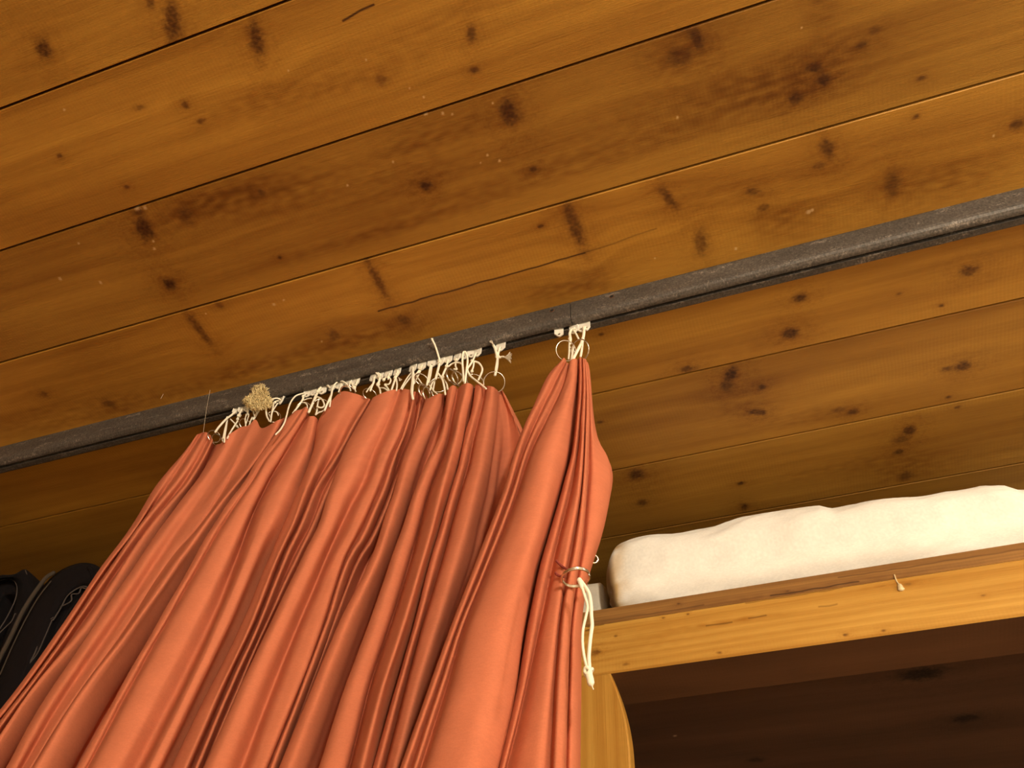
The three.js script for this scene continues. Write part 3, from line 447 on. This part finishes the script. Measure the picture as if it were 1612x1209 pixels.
function ring(label, px, py, f, r, wire, rx, ry, rz, coils = 1) {
  const p = at(px, py, f), t = thing('curtain_ring', label, 'ring', p, undefined), pts = [];
  const q = new THREE.Euler(rx, ry, rz);
  if (coils === 1) mesh('hoop', new THREE.TorusGeometry(r / 1000, wire / 1000, 8, 40).rotateX(0).applyMatrix4(new THREE.Matrix4().makeRotationFromEuler(q)), nickel, t);
  else { for (let i = 0; i <= 90; i++) { const a = i / 90 * Math.PI * 2 * coils; pts.push(new THREE.Vector3(Math.cos(a) * r / 1000, Math.sin(a) * r / 1000, (i / 90 - 0.5) * wire * 2.6 / 1000).applyEuler(q)); } mesh('hoop', tube(pts, wire / 1000, 7, 180), nickel, t); }
  return t;
}
ring('nickel ring standing edge on beside the leftmost lobe of the curtain', 337, 687, 0.585, 8.5, 0.8, 0.2, 1.1, 0.7);
ring('nickel ring under the tilted leftmost glider', 342, 693, 0.588, 8.5, 0.8, 0.1, 1.3, 0.2);
ring('nickel ring below the yellow fluff', 386, 668, 0.588, 8, 0.7, 0.1, 1.1, -0.3);
ring('nickel ring beside the drooping cord loops', 431, 656, 0.588, 8.5, 0.6, 0.2, 0.6, 0.4);
ring('nickel ring left of the pointed fold', 478, 643, 0.586, 9, 0.6, 0.3, 0.5, 0.3);
ring('nickel ring on the right of the pointed fold', 505, 638, 0.584, 9.5, 0.6, 0.2, 0.5, 0.1);
ring('nickel ring lying along the top edge of the broad fold', 547, 618, 0.580, 9, 0.8, 1.2, 0.2, 0.2);
ring('nickel ring left of the two frayed cord ends', 582, 621, 0.586, 9, 0.7, 0.1, 0.9, 0.5);
ring('nickel ring right of the thick straight cord', 664, 598, 0.584, 9, 0.9, 0.1, 0.9, 0.2);
ring('bright nickel ring hanging edge on, left of a pair', 668, 617, 0.584, 10, 1.2, 0.1, 1.25, 0.1);
ring('bright nickel ring hanging edge on, right of a pair', 674, 622, 0.584, 10, 1.2, 0.1, 1.3, -0.1);
ring('dark nickel ring behind the glider with the upright cord end', 690, 606, 0.588, 10, 0.7, 0.3, 0.4, 0.2);
ring('nickel ring edge on under the crossed cords', 712, 593, 0.584, 10, 1.1, 0.1, 1.2, -0.3);
ring('nickel ring edge on beside the folded double cord', 722, 597, 0.584, 10.5, 1.1, 0.1, 1.15, -0.1);
ring('nickel ring inside the wide open cord loop', 748, 600, 0.586, 10, 0.6, 0.2, 0.7, -0.5);
ring('thin nickel ring hanging alone from the brush-like frayed cord', 778, 602, 0.586, 12.2, 0.8, 0.75, 0.2, 0, 2);
ring('left of two nickel rings above the narrow bunch', 891, 552, 0.58, 12, 0.7, 0.7, 0.6, 0.1);
ring('right of two nickel rings above the narrow bunch', 913, 551, 0.578, 12, 0.7, 0.65, -0.4, 0.3);
ring('loose split ring lying level on the coral cloth with a knotted white cord', 906, 909, 0.531, 10.8, 0.9, Math.PI / 2 + 0.02, 0.12, 0, 2);
ring('pale ring peeping out behind the right edge of the curtain', 935, 880, 0.60, 3.6, 0.9, 0.4, 0.5, 0.1);
{
  const f = 0.516, b = at(914, 916, f), t = thing('hanging_cord', 'white cord loop hanging from the loose split ring in front of the pine beam', 'cord', b);
  const s = (p, r) => mesh('strand', moved(tube(p.map(([x, y]) => at(x, y, f)), r, 8, 40), b), cotton, t);
  s([[912, 914], [916, 924], [921, 940], [925, 955], [922, 972], [918, 990], [917, 1010], [919, 1030], [922, 1044], [925, 1053]], 0.0011);
  s([[914, 914], [920, 922], [927, 934], [930, 950], [931, 970], [932, 984], [930, 1000], [928, 1018], [927, 1036], [928, 1052]], 0.0014);
  s([[912, 913], [914, 918], [916, 924]], 0.0020);
  const k = at(926, 1058, f); mesh('knot', knotGeometry(0.0031, 2).translate(k.x - b.x, k.y - b.y, k.z - b.z), cotton, t);
  s([[927, 1062], [929, 1070], [930, 1075]], 0.0026); s([[931, 1076], [932, 1080], [934, 1085]], 0.0004);
}
{
  const b = at(404, 632, CF), t = thing('fluff_tuft', 'yellow tuft of dusty fluff caught on the cords at the left', 'fluff', b), g = [];
  for (const [x, y, rx, ry, n] of [[409, 618, 13, 13, 420], [395, 630, 11, 8, 260], [407, 636, 17, 9, 340], [419, 633, 9, 9, 160]]) for (let i = 0; i < n; i++) {
    const a = rnd() * 6.28, q = Math.sqrt(rnd()), cx = x + Math.cos(a) * q * rx, cy = y + Math.sin(a) * q * ry, l = 5 + 5 * rnd(), e = rnd() * 6.28, f = CF - 0.012 + 0.010 * rnd();
    g.push(tube([at(cx - Math.cos(e) * l * 0.5, cy - Math.sin(e) * l * 0.5, f), at(cx + 2 * (rnd() - 0.5), cy + 2 * (rnd() - 0.5), f - 0.002), at(cx + Math.cos(e) * l * 0.5, cy + Math.sin(e) * l * 0.5, f + 0.001)], 0.0004, 3, 4));
  }
  const m = mesh('fibres', moved(join(g), b), new THREE.MeshStandardMaterial({ color: new THREE.Color(0.90, 0.74, 0.40), roughness: 1 }), t); m.userData.kind = 'stuff';
}
// cobwebs: single threads of spider silk and lint
const silk = new THREE.MeshStandardMaterial({ color: new THREE.Color(0.62, 0.52, 0.38), roughness: 1 });
const web = (label, strands) => { const b = at(...strands[0][0]), t = thing('cobweb', label, 'cobweb', b); for (const p of strands) mesh('thread', moved(tube(p.map(q => at(...q)), 0.00022, 4, 24), b), silk, t); };
web('thin cobweb thread from the ceiling down to the leftmost lobe of the curtain', [[[333, 598, 0.572], [331, 612, 0.572], [325, 645, 0.574], [320, 681, 0.577]]]);
web('slack cobweb thread across the planks left of the curtain', [[[432, 461, 0.5], [405, 484, 0.505], [370, 515, 0.52], [362, 525, 0.525]], [[254, 633, 0.572], [257, 622, 0.565], [253, 628, 0.56], [262, 614, 0.56], [285, 600, 0.565], [290, 596, 0.565]]]);
web('curled lint thread stuck to the planks at the far left', [[[58, 455, 0.402], [66, 460, 0.405], [75, 459, 0.405], [84, 461, 0.405], [90, 448, 0.402]]]);

// ---------------------------------------------------------------- the storage platform: beam, post and board
const pine = woodTexture(1024, 128, -0.4, 0.9, 0.085, { light: [204, 158, 76], dark: [164, 113, 42], knot: [92, 56, 20], id: 31, ring: 150, contrast: 0.7, k: [[-0.236, 0.030, 0.008, 0.005, 0.7], [-0.15, 0.063, 0.003, 0.0015, 0.8], [-0.12, 0.063, 0.002, 0.0015, 0.7], [-0.21, 0.048, 0.003, 0.002, 0.6], [0.05, 0.006, 0.004, 0.002, 0.7], [0.09, 0.005, 0.003, 0.002, 0.7], [-0.09, 0.006, 0.004, 0.002, 0.6], [-0.2, 0.008, 0.004, 0.002, 0.6], [-0.245, 0.062, 0.006, 0.0015, 0.7], [0.13, 0.058, 0.006, 0.002, 0.5], [0.2, 0.03, 0.003, 0.0015, 0.5]], stains: [[-0.08, 0.045, 0.08, 0.004, 0.8], [-0.17, 0.03, 0.05, 0.02, 0.25], [0.12, 0.062, 0.06, 0.004, 0.4]], cracks: [[-0.05, 0.066, 0.06, 0.0665, 0.35], [-0.245, 0.0665, -0.225, 0.067, 0.6], [-0.1, 0.043, -0.07, 0.0435, 0.4], [-0.05, 0.045, -0.03, 0.0452, 0.4], [0.03, 0.046, 0.05, 0.0462, 0.3]] });
pine.repeat.set(1 / 0.9, 1 / 0.085); pine.offset.set(0.4 / 0.9, 0);
const pineMat = woodMaterial(pine, 0.42);
const edgeTex = woodTexture(1024, 64, -0.4, 0.9, 0.03, { light: [170, 126, 68], dark: [120, 82, 40], knot: [66, 38, 16], id: 44, ring: 260, contrast: 0.8, k: [[-0.13, 0.012, 0.003, 0.0015, 0.7], [0.0, 0.006, 0.004, 0.001, 0.6]], stains: [[0, 0.004, 0.2, 0.004, 0.5]], cracks: [[-0.02, 0.003, 0.08, 0.0035, 0.6], [0.06, 0.013, 0.3, 0.0125, 0.3], [-0.24, 0.004, -0.1, 0.0045, 0.3]] });
edgeTex.repeat.set(1 / 0.9, 1 / 0.03); edgeTex.offset.set(0.4 / 0.9, 0);
const underTex = woodTexture(1024, 512, -0.45, 0.9, 0.62, { light: [98, 72, 58], dark: [70, 51, 42], knot: [20, 16, 18], id: 52, ring: 30, contrast: 0.7, k: [[0.14, 0.215, 0.030, 0.018, 1], [0.192, 0.346, 0.022, 0.012, 0.9], [-0.1, 0.4, 0.015, 0.01, 0.5]], specks: [[-0.12, 0.15, 0.003], [-0.2, 0.3, 0.003]] });  // dark board whose tone also carries the shade below the platform
underTex.repeat.set(1 / 0.9, 1 / 0.62); underTex.offset.set(0.45 / 0.9, 0);
const underMat = woodMaterial(underTex, 0.75), edgeMat = woodMaterial(edgeTex, 0.6);
const underShadeTex = woodTexture(1024, 128, -0.4, 0.9, 0.085, { light: [114, 82, 58], dark: [86, 60, 42], id: 61, ring: 60 });  // darker wood tone stands in for the shade under the beam
underShadeTex.repeat.set(1 / 0.9, 1 / 0.085); underShadeTex.offset.set(0.4 / 0.9, 0); const underShadeMat = woodMaterial(underShadeTex, 0.7);
function geoSplit(g, low) {                                          // faces wholly on the low side go to the second geometry
  const p = g.attributes.position, out = [[], []], keep = ['position', 'normal', 'uv'];
  for (let k = 0; k < p.count; k += 3) out[low(p.getY(k)) && low(p.getY(k + 1)) && low(p.getY(k + 2)) ? 1 : 0].push(k, k + 1, k + 2);
  return out.map(list => { const q = new THREE.BufferGeometry(); for (const n of keep) { const a = g.attributes[n], s = a.itemSize, v = []; for (const k of list) for (let c = 0; c < s; c++) v.push(a.array[k * s + c]); q.setAttribute(n, new THREE.Float32BufferAttribute(v, s)); } return q; });
}
const BX0 = -0.295, BX1 = 1.95, BF = 0.9, BY0 = 0.5495, BY1 = 0.6185, PY = 0.6415;
{
  const b = P((BX0 + BX1) / 2, BY0, BF + 0.038), t = thing('support_beam', 'yellow varnished pine beam carrying the platform with the white bedding', 'beam', b);
  const c = 0.002, prof = [[BF + c, BY0], [BF, BY0 + c], [BF, BY1 - c], [BF + c, BY1], [BF + 0.077, BY1], [BF + 0.077, BY0 + c], [BF + 0.075, BY0]];
  const g = bar(prof, BX0, BX1), p = g.attributes.position, uv = g.attributes.uv;
  for (let k = 0; k < p.count; k++) { const f = -p.getZ(k), y = p.getY(k) - EYE; uv.setXY(k, p.getX(k), (y - BY0) + (f - BF) * 0.4); }
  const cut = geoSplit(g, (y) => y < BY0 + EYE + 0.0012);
  mesh('front_face', moved(cut[0], b), pineMat, t); mesh('underside', moved(cut[1], b), underShadeMat, t).userData.label = 'underside with its shade put into a darker wood tone';
  const drip = at(1418, 926, BF - 0.001), dg = new THREE.SphereGeometry(0.0042, 14, 10); const dp = dg.attributes.position;
  for (let k = 0; k < dp.count; k++) { const y = dp.getY(k); dp.setXYZ(k, dp.getX(k) * (y > 0 ? 0.75 : 1), y * (y > 0 ? 1.5 : 0.9), dp.getZ(k) * 0.6); } dg.computeVertexNormals();
  const tail = tube([at(1418, 924, BF - 0.001), at(1411, 914, BF - 0.0005), at(1408, 905, BF)], 0.0008, 6);
  mesh('glue_drip', moved(join([dg.translate(drip.x, drip.y, drip.z), tail]), b), new THREE.MeshPhysicalMaterial({ color: new THREE.Color(0.72, 0.6, 0.36), roughness: 0.35 }), t).userData.label = 'dried pale glue drip';
}
{
  const b = P((BX0 + BX1) / 2, BY1, BF + 0.32), t = thing('platform_board', 'brown board with a worn front edge lying on top of the pine beam', 'board', b);
  const c = 0.0015, f = BF + 0.0015, e = F1 - 0.002;
  const front = bar([[f + c, BY1], [f, BY1 + c], [f, PY - c], [f + c * 2, PY], [f + 0.02, PY], [f + 0.02, BY1]], BX0, BX1);
  const p = front.attributes.position, uv = front.attributes.uv; for (let k = 0; k < p.count; k++) { const y = p.getY(k) - EYE; uv.setXY(k, p.getX(k), (y - BY1) + (-p.getZ(k) - f) * 0.5); }
  mesh('front_edge', moved(front, b), edgeMat, t);
  const body = bar([[f + 0.02, BY1], [f + 0.02, PY], [e, PY], [e, BY1]], BX0, BX1), q = body.attributes.position, uw = body.attributes.uv; for (let k = 0; k < q.count; k++) uw.setXY(k, q.getX(k), -q.getZ(k) - BF);
  mesh('panel', moved(body, b), underMat, t);
}
{
  const b = P(-0.245, FLOOR, BF + 0.011), t = thing('support_post', 'yellow pine post with a rounded shoulder under the left end of the beam', 'post', b);
  const s = new THREE.Shape(), L = -0.295, R = -0.2005, T = BY0;
  s.moveTo(L, FLOOR); s.lineTo(R, FLOOR); s.lineTo(R, T - 0.10); s.bezierCurveTo(R, T - 0.065, R - 0.006, T - 0.035, R - 0.018, T); s.lineTo(L, T); s.closePath();
  const g = new THREE.ExtrudeGeometry(s, { depth: 0.022 - 0.004, bevelEnabled: true, bevelThickness: 0.002, bevelSize: 0.002, bevelOffset: -0.002, bevelSegments: 2, curveSegments: 14 });
  g.translate(0, EYE, -(BF + 0.022) + 0.002);
  const p = g.attributes.position, uv = g.attributes.uv; for (let k = 0; k < p.count; k++) uv.setXY(k, (p.getY(k) - EYE) * 0.5 + 0.1, (p.getX(k) - L) * 0.9);
  mesh('timber', moved(g, b), pineMat, t);
}

// ---------------------------------------------------------------- bedding on the platform
function linen(r, g, b) {
  const t = texture(256, 256, (u, v) => { const s = 1 + 0.035 * N(u * 60, v * 60) + 0.03 * N(u * 6, v * 5, 2); return [r * s, g * s, b * s]; });
  t.repeat.set(6, 6); return new THREE.MeshPhysicalMaterial({ map: t, roughness: 0.95, specularIntensity: 0.2, vertexColors: true });
}
// a stuffed shape lying along x: top height along x, rounded section, soft wrinkles
function bolster(x0, x1, f0, f1, y0, topAt, o = {}) {
  const { radius = 0.05, wr = 0.004, endL = 0.02, brownEnd = 0, sd = 1, nu = 150, nv = 72 } = o, rows = [], cols = [];
  for (let i = 0; i <= nu; i++) {
    const u = i / nu, x = mix(x0, x1, Math.pow(u, 1.8)), e = Math.min(1, Math.sqrt(Math.max(0, 1 - (1 - Math.min(1, (x - x0) / endL)) ** 2)) + 0.0), e2 = Math.sqrt(Math.max(0, 1 - (1 - Math.min(1, (x1 - x) / endL)) ** 2));
    const s = Math.max(0.02, Math.min(e, e2)), row = [];
    const top = topAt(x), cy = (y0 + top) / 2, hy = (top - y0) / 2 * mix(0.72, 1, s), cf = (f0 + f1) / 2, hf = (f1 - f0) / 2;
    for (let j = 0; j < nv; j++) {
      const a = j / nv * 2 * Math.PI, ca = Math.cos(a), sa = Math.sin(a), n = 4.2;
      const rf = Math.min(1, hy / hf), pw = 2 / n;
      let df = Math.sign(ca) * Math.pow(Math.abs(ca), pw) * hf, dy = Math.sign(sa) * Math.pow(Math.abs(sa), pw) * hy;
      const r = Math.min(mix(radius * 0.5, radius, smooth(0, 0.1, x - x0)), hy); // rounded rectangle by clamping the corner
      const ax = Math.abs(df), ay = Math.abs(dy), mx = hf - r, my = hy - r;
      if (ax > mx && ay > my) { const qx = ax - mx, qy = ay - my, l = Math.hypot(qx, qy); if (l > r) { df = Math.sign(df) * (mx + qx / l * r); dy = Math.sign(dy) * (my + qy / l * r); } }
      const k = s < 1 ? mix(0.15, 1, s) : 1;
      const w = wr * (N(x * 9 + sd * 5, a * 1.3) * 1.6 + 0.35 * N(x * 26 + a * 4, a * 3, sd) + 0.12 * N(x * 60 + a * 9, a * 6, sd + 2));
      const p = P(x + (1 - k) * 0.0 + wr * (0.8 + 2.6 * brownEnd) * N(Math.cos(a) * 1.9, Math.sin(a) * 1.9, 3 + sd) * Math.max(0, 1 - u * 9), cy + dy * k + (dy > -hy * 0.6 ? w * Math.max(0, sa + 0.4) : 0), cf + df * (s < 1 ? mix(1 - 0.06 / hf, 1, s) : 1) - w * (ca < 0 ? 1 : 0.2));
      if (p.y < y0 + EYE + 0.0006) p.y = y0 + EYE + 0.0006;
      row.push(p);
      const st = brownEnd * clamp(1.7 * Math.exp(-(((x - x0) / 0.024) ** 2)) * (0.75 + 0.9 * N(x * 60, a * 5, 5)));  // brown tint, strongest at the left end
      cols.push(mix(1, 0.60, st), mix(1, 0.42, st), mix(1, 0.22, st));
    }
    rows.push(row);
  }
  const pos = [], idx = [], uv = []; rows.forEach(r => r.forEach((p, j) => { pos.push(p.x, p.y, p.z); uv.push(p.x, j / nv); }));
  for (let i = 0; i < nu; i++) for (let j = 0; j < nv; j++) { const a = i * nv + j, b = i * nv + (j + 1) % nv, c = a + nv, d = b + nv; idx.push(a, b, c, b, d, c); }
  for (const i of [0, nu]) { const c = pos.length / 3, m = rows[i].reduce((s, p) => s.add(p), new THREE.Vector3()).multiplyScalar(1 / nv); pos.push(m.x, m.y, m.z); uv.push(m.x, 0); const st = i === 0 ? brownEnd * 0.8 : 0; cols.push(mix(1, 0.60, st), mix(1, 0.42, st), mix(1, 0.22, st)); for (let j = 0; j < nv; j++) { const a = i * nv + j, b = i * nv + (j + 1) % nv; idx.push(...(i ? [a, b, c] : [b, a, c])); } }
  const g = new THREE.BufferGeometry(); g.setAttribute('position', new THREE.Float32BufferAttribute(pos, 3)); g.setAttribute('color', new THREE.Float32BufferAttribute(cols, 3)); g.setAttribute('uv', new THREE.Float32BufferAttribute(uv, 2)); g.setIndex(idx); g.computeVertexNormals();
  return g;
}
const along = (list) => (x) => { if (x <= list[0][0]) return list[0][1]; for (let i = 0; i + 1 < list.length; i++) if (x <= list[i + 1][0]) { const t = (x - list[i][0]) / (list[i + 1][0] - list[i][0]); return mix(list[i][1], list[i + 1][1], t * t * (3 - 2 * t) * 0.6 + t * 0.4); } return list[list.length - 1][1]; };
const outline = [[955, 874], [993, 860], [1039, 849], [1107, 838], [1175, 822], [1243, 808], [1289, 803], [1312, 808], [1357, 801], [1448, 789], [1516, 773], [1545, 767], [1575, 768], [1612, 778]].map(([x, y]) => { const p = at(x, y, 0.93); return [p.x, p.y - EYE + 0.010]; });
tag(mesh('mattress_roll', bolster(outline[0][0] + 0.0, 1.2, 0.908, 1.16, PY, along([...outline, [0.5, 0.735], [1.2, 0.75]]), { radius: 0.05, brownEnd: 1, endL: 0.018, wr: 0.004, nu: 260 }), linen(247, 246, 240)), 'thick white rolled bedding with a brown left end along the platform edge', 'bedding');
tag(mesh('folded_sheet', bolster(-0.36, -0.234, 0.952, 1.2, PY, () => 0.741, { radius: 0.012, wr: 0.0015, endL: 0.01, sd: 3 }), linen(226, 220, 204)), 'flat pale folded sheet between the coral curtain and the brown end of the rolled bedding', 'sheet');
tag(mesh('pillow', bolster(0.27, 0.95, 1.165, 1.5, PY, along([[0.27, 0.78], [0.4, 0.83], [0.95, 0.83]]), { radius: 0.07, wr: 0.004, endL: 0.06, sd: 6 }), linen(236, 232, 220)), 'white pillow peeking over the rolled bedding at the far right', 'pillow');

// ---------------------------------------------------------------- jeans hanging in the wardrobe on the left
const denimTex = texture(256, 256, (u, v, i, j) => { const tw = ((i + j) % 6) < 3 ? 1 : 0.8, s = tw * (1 + 0.25 * N(u * 30, v * 30) + 0.3 * N(u * 7, v * 7, 3)); return [20 * s, 15 * s, 18 * s]; });
denimTex.repeat.set(16, 16);
const denim = new THREE.MeshPhysicalMaterial({ map: denimTex, roughness: 0.95, specularIntensity: 0.4 });
const wornDenim = new THREE.MeshStandardMaterial({ color: new THREE.Color(0.055, 0.040, 0.028), roughness: 1 });
const stitchMat = new THREE.MeshStandardMaterial({ color: new THREE.Color(0.075, 0.058, 0.052), roughness: 1 });
const curve = (list) => new THREE.CatmullRomCurve3(list.map(p => new THREE.Vector3(p[0], p[1], 0)), false, 'centripetal');
function folded(outer, inner, f0, f1, bulge, n = 40, m = 14) {      // cloth folded over a bar: an arch between an outer and an inner edge, with a rounded front
  const A = curve(outer), B = curve(inner), pos = [], uv = [], idx = [], nr = m + 3;
  for (let i = 0; i <= n; i++) {
    const a = A.getPoint(i / n), b = B.getPoint(i / n);
    const ring = []; for (let j = 0; j <= m; j++) { const t = j / m, r = Math.sin(Math.PI * t); const f = f0 - bulge * Math.pow(r, 0.6) + 0.0015 * N(i * 0.35, t * 5, f0 * 30); ring.push(at(mix(a.x, b.x, t), mix(a.y, b.y, t), f)); }
    const pa = ring[0], pb = ring[m]; ring.push(new THREE.Vector3(pb.x, pb.y, -f1), new THREE.Vector3(pa.x, pa.y, -f1));
    ring.forEach((p, j) => { pos.push(p.x, p.y, p.z); uv.push(i / n * 0.5, j / nr * 0.3); });
  }
  for (let i = 0; i < n; i++) for (let j = 0; j < nr; j++) { const a = i * nr + j, b = i * nr + (j + 1) % nr, c = a + nr, d = b + nr; idx.push(a, b, c, b, d, c); }
  for (const i of [0, n]) for (let j = 1; j + 1 < nr; j++) { const a = i * nr; idx.push(...(i ? [a, a + j, a + j + 1] : [a, a + j + 1, a + j])); }
  const g = new THREE.BufferGeometry(); g.setAttribute('position', new THREE.Float32BufferAttribute(pos, 3)); g.setAttribute('uv', new THREE.Float32BufferAttribute(uv, 2)); g.setIndex(idx); g.computeVertexNormals(); return g;
}
const seam = (list, f, r) => tube(list.map(([x, y], i) => at(x, y, f + 0.0006 * Math.sin(i * 2.3))), r, 6, 60);
function jeans(label, o, inn, f0, f1, parts) {
  const b = at(o[Math.floor(o.length / 2)][0], o[Math.floor(o.length / 2)][1], f0), t = thing('folded_jeans', label, 'jeans', b, undefined);
  mesh('leg', moved(folded(o, inn, f0, f1, 0.012), b), denim, t);
  mesh('leg', moved(folded(inn, inn.map(([x, y], i) => [x + 18 * (1 - i / (inn.length - 1) * 1.6), y + 26]), f0 + 0.012, f1, 0.008), b), denim, t);
  for (const [name, list, f, r, mat, lab] of parts) mesh(name, moved(seam(list, f, r), b), mat, t).userData.label = lab;
  return t;
}
jeans('dark blue jeans with a worn pale outer seam folded double beside the curtain edge',
  [[-95, 1300], [-50, 1170], [0, 1052], [30, 986], [62, 930], [95, 898], [128, 886], [152, 890], [168, 906], [180, 940], [178, 1000], [160, 1080], [130, 1200]],
  [[-40, 1300], [0, 1190], [28, 1120], [52, 1060], [74, 1012], [88, 972], [110, 938], [130, 925], [144, 932], [150, 960], [148, 1010], [132, 1085], [104, 1200]], 0.70, 0.98,
  [['outer_seam', [[-20, 1075], [0, 1035], [18, 1000], [36, 962], [58, 928], [74, 908], [84, 902]], 0.6915, 0.0030, wornDenim, 'worn pale seam'],
   ['outer_seam', [[0, 1062], [22, 1012], [42, 972], [62, 938], [80, 915]], 0.688, 0.0009, wornDenim, 'worn pale seam'],
   ['stitching', [[84, 976], [97, 955], [106, 938], [116, 930], [128, 924], [136, 924], [142, 932]], 0.694, 0.0011, stitchMat, 'grey hem thread'],
   ['stitching', [[96, 955], [112, 946], [113, 936], [124, 934], [128, 926], [138, 928]], 0.6935, 0.0009, stitchMat, 'grey hem thread'],
   ['stitching', [[12, 1100], [32, 1064], [52, 1034], [64, 1004], [76, 978], [84, 972]], 0.692, 0.0009, stitchMat, 'grey hem thread'],
   ['stitching', [[30, 1084], [46, 1046], [58, 1030], [70, 1004], [82, 976]], 0.6915, 0.0008, stitchMat, 'grey hem thread'],
   ['belt_loop', [[140, 893], [144, 900], [146, 912]], 0.69, 0.003, denim, 'raised denim loop']]);
jeans('dark jeans with a curved thin seam half cut off by the left edge',
  [[-90, 1120], [-70, 1000], [-45, 930], [-20, 908], [0, 905], [22, 904], [40, 896], [50, 906], [57, 922], [56, 960], [44, 1010], [24, 1060], [0, 1110]],
  [[-50, 1120], [-40, 1010], [-25, 950], [-10, 926], [0, 914], [14, 912], [24, 917], [27, 930], [24, 950], [17, 975], [8, 1000], [-6, 1040], [-24, 1110]], 0.735, 0.98,
  [['stitching', [[-14, 922], [0, 914], [14, 911], [23, 915], [27, 926], [24, 944], [16, 962], [6, 980], [-6, 998]], 0.7325, 0.0009, stitchMat, 'thin pale seam thread'],
   ['stitching', [[24, 966], [18, 978], [8, 988], [-4, 1000]], 0.727, 0.0008, stitchMat, 'thin pale seam thread'],
   ['stitching', [[40, 898], [43, 908], [40, 926], [32, 950], [26, 968]], 0.727, 0.0007, stitchMat, 'thin pale seam thread']]);
{
  const rod = new THREE.MeshStandardMaterial({ color: new THREE.Color(0.3, 0.18, 0.08), roughness: 0.7 });
  for (const [px, py, f, lab] of [[112, 946, 0.735, 'wooden clothes rod holding the jeans with the worn seam'], [4, 930, 0.77, 'wooden clothes rod holding the jeans at the left edge']]) {
    const p = at(px, py, f); const b = new THREE.Vector3(p.x, p.y - 0.008, -F1), t = thing('clothes_rod', lab, 'rod', b);
    mesh('dowel', moved(new THREE.CylinderGeometry(0.006, 0.006, F1 - f, 16).rotateX(Math.PI / 2).translate(p.x, p.y - 0.008, -(F1 + f) / 2), b), rod, t);
    mesh('wall_flange', moved(new THREE.CylinderGeometry(0.02, 0.022, 0.008, 20).rotateX(Math.PI / 2).translate(p.x, p.y - 0.008, -F1 + 0.004), b), rod, t);
  }
}

// ---------------------------------------------------------------- one lamp read from the cast shadows, two unseen lamps added as fill
LAMPS.forEach(([x, h, z, power, r], i) => {
  const b = new THREE.Vector3(x, h, z);
  const standing = h < EYE, top = EYE + CEIL - h;
  const t = standing ? thing('fill_lamp', 'unseen globe lamp added on a slim floor stand behind the viewer as fill', 'lamp', b)
    : thing('unseen_pendant', i ? 'small unseen globe lamp added beside the platform to brighten its right side' : 'large round glass pendant lamp hanging behind the viewer', 'lamp', b);
  const glass = new THREE.MeshStandardMaterial({ color: 0xffffff, emissive: LAMP_COLOUR, emissiveIntensity: 6, roughness: 0.4 });
  const metal = new THREE.MeshStandardMaterial({ color: new THREE.Color(0.3, 0.28, 0.25), metalness: 0.8, roughness: 0.4 });
  mesh('globe', new THREE.SphereGeometry(r, 32, 20), glass, t);
  if (standing) { mesh('pole', new THREE.CylinderGeometry(0.012, 0.012, h - r, 12).translate(0, -(h + r) / 2, 0), metal, t); mesh('foot', new THREE.CylinderGeometry(0.13, 0.14, 0.02, 32).translate(0, -h + 0.01, 0), metal, t); }
  else { mesh('cable', new THREE.CylinderGeometry(0.004, 0.004, top - r, 8).translate(0, (top + r) / 2, 0), metal, t); mesh('ceiling_rose', new THREE.CylinderGeometry(0.04, 0.05, 0.02, 24).translate(0, top - 0.01, 0), metal, t); }
  const l = new THREE.PointLight(LAMP_COLOUR, power, 0, 2); l.position.set(0, 0, 0); l.castShadow = true; l.shadow.radius = r * 100 / 2 * 0.9; l.shadow.mapSize.set(2048, 2048); t.add(l);
});

renderer.render(scene, camera);
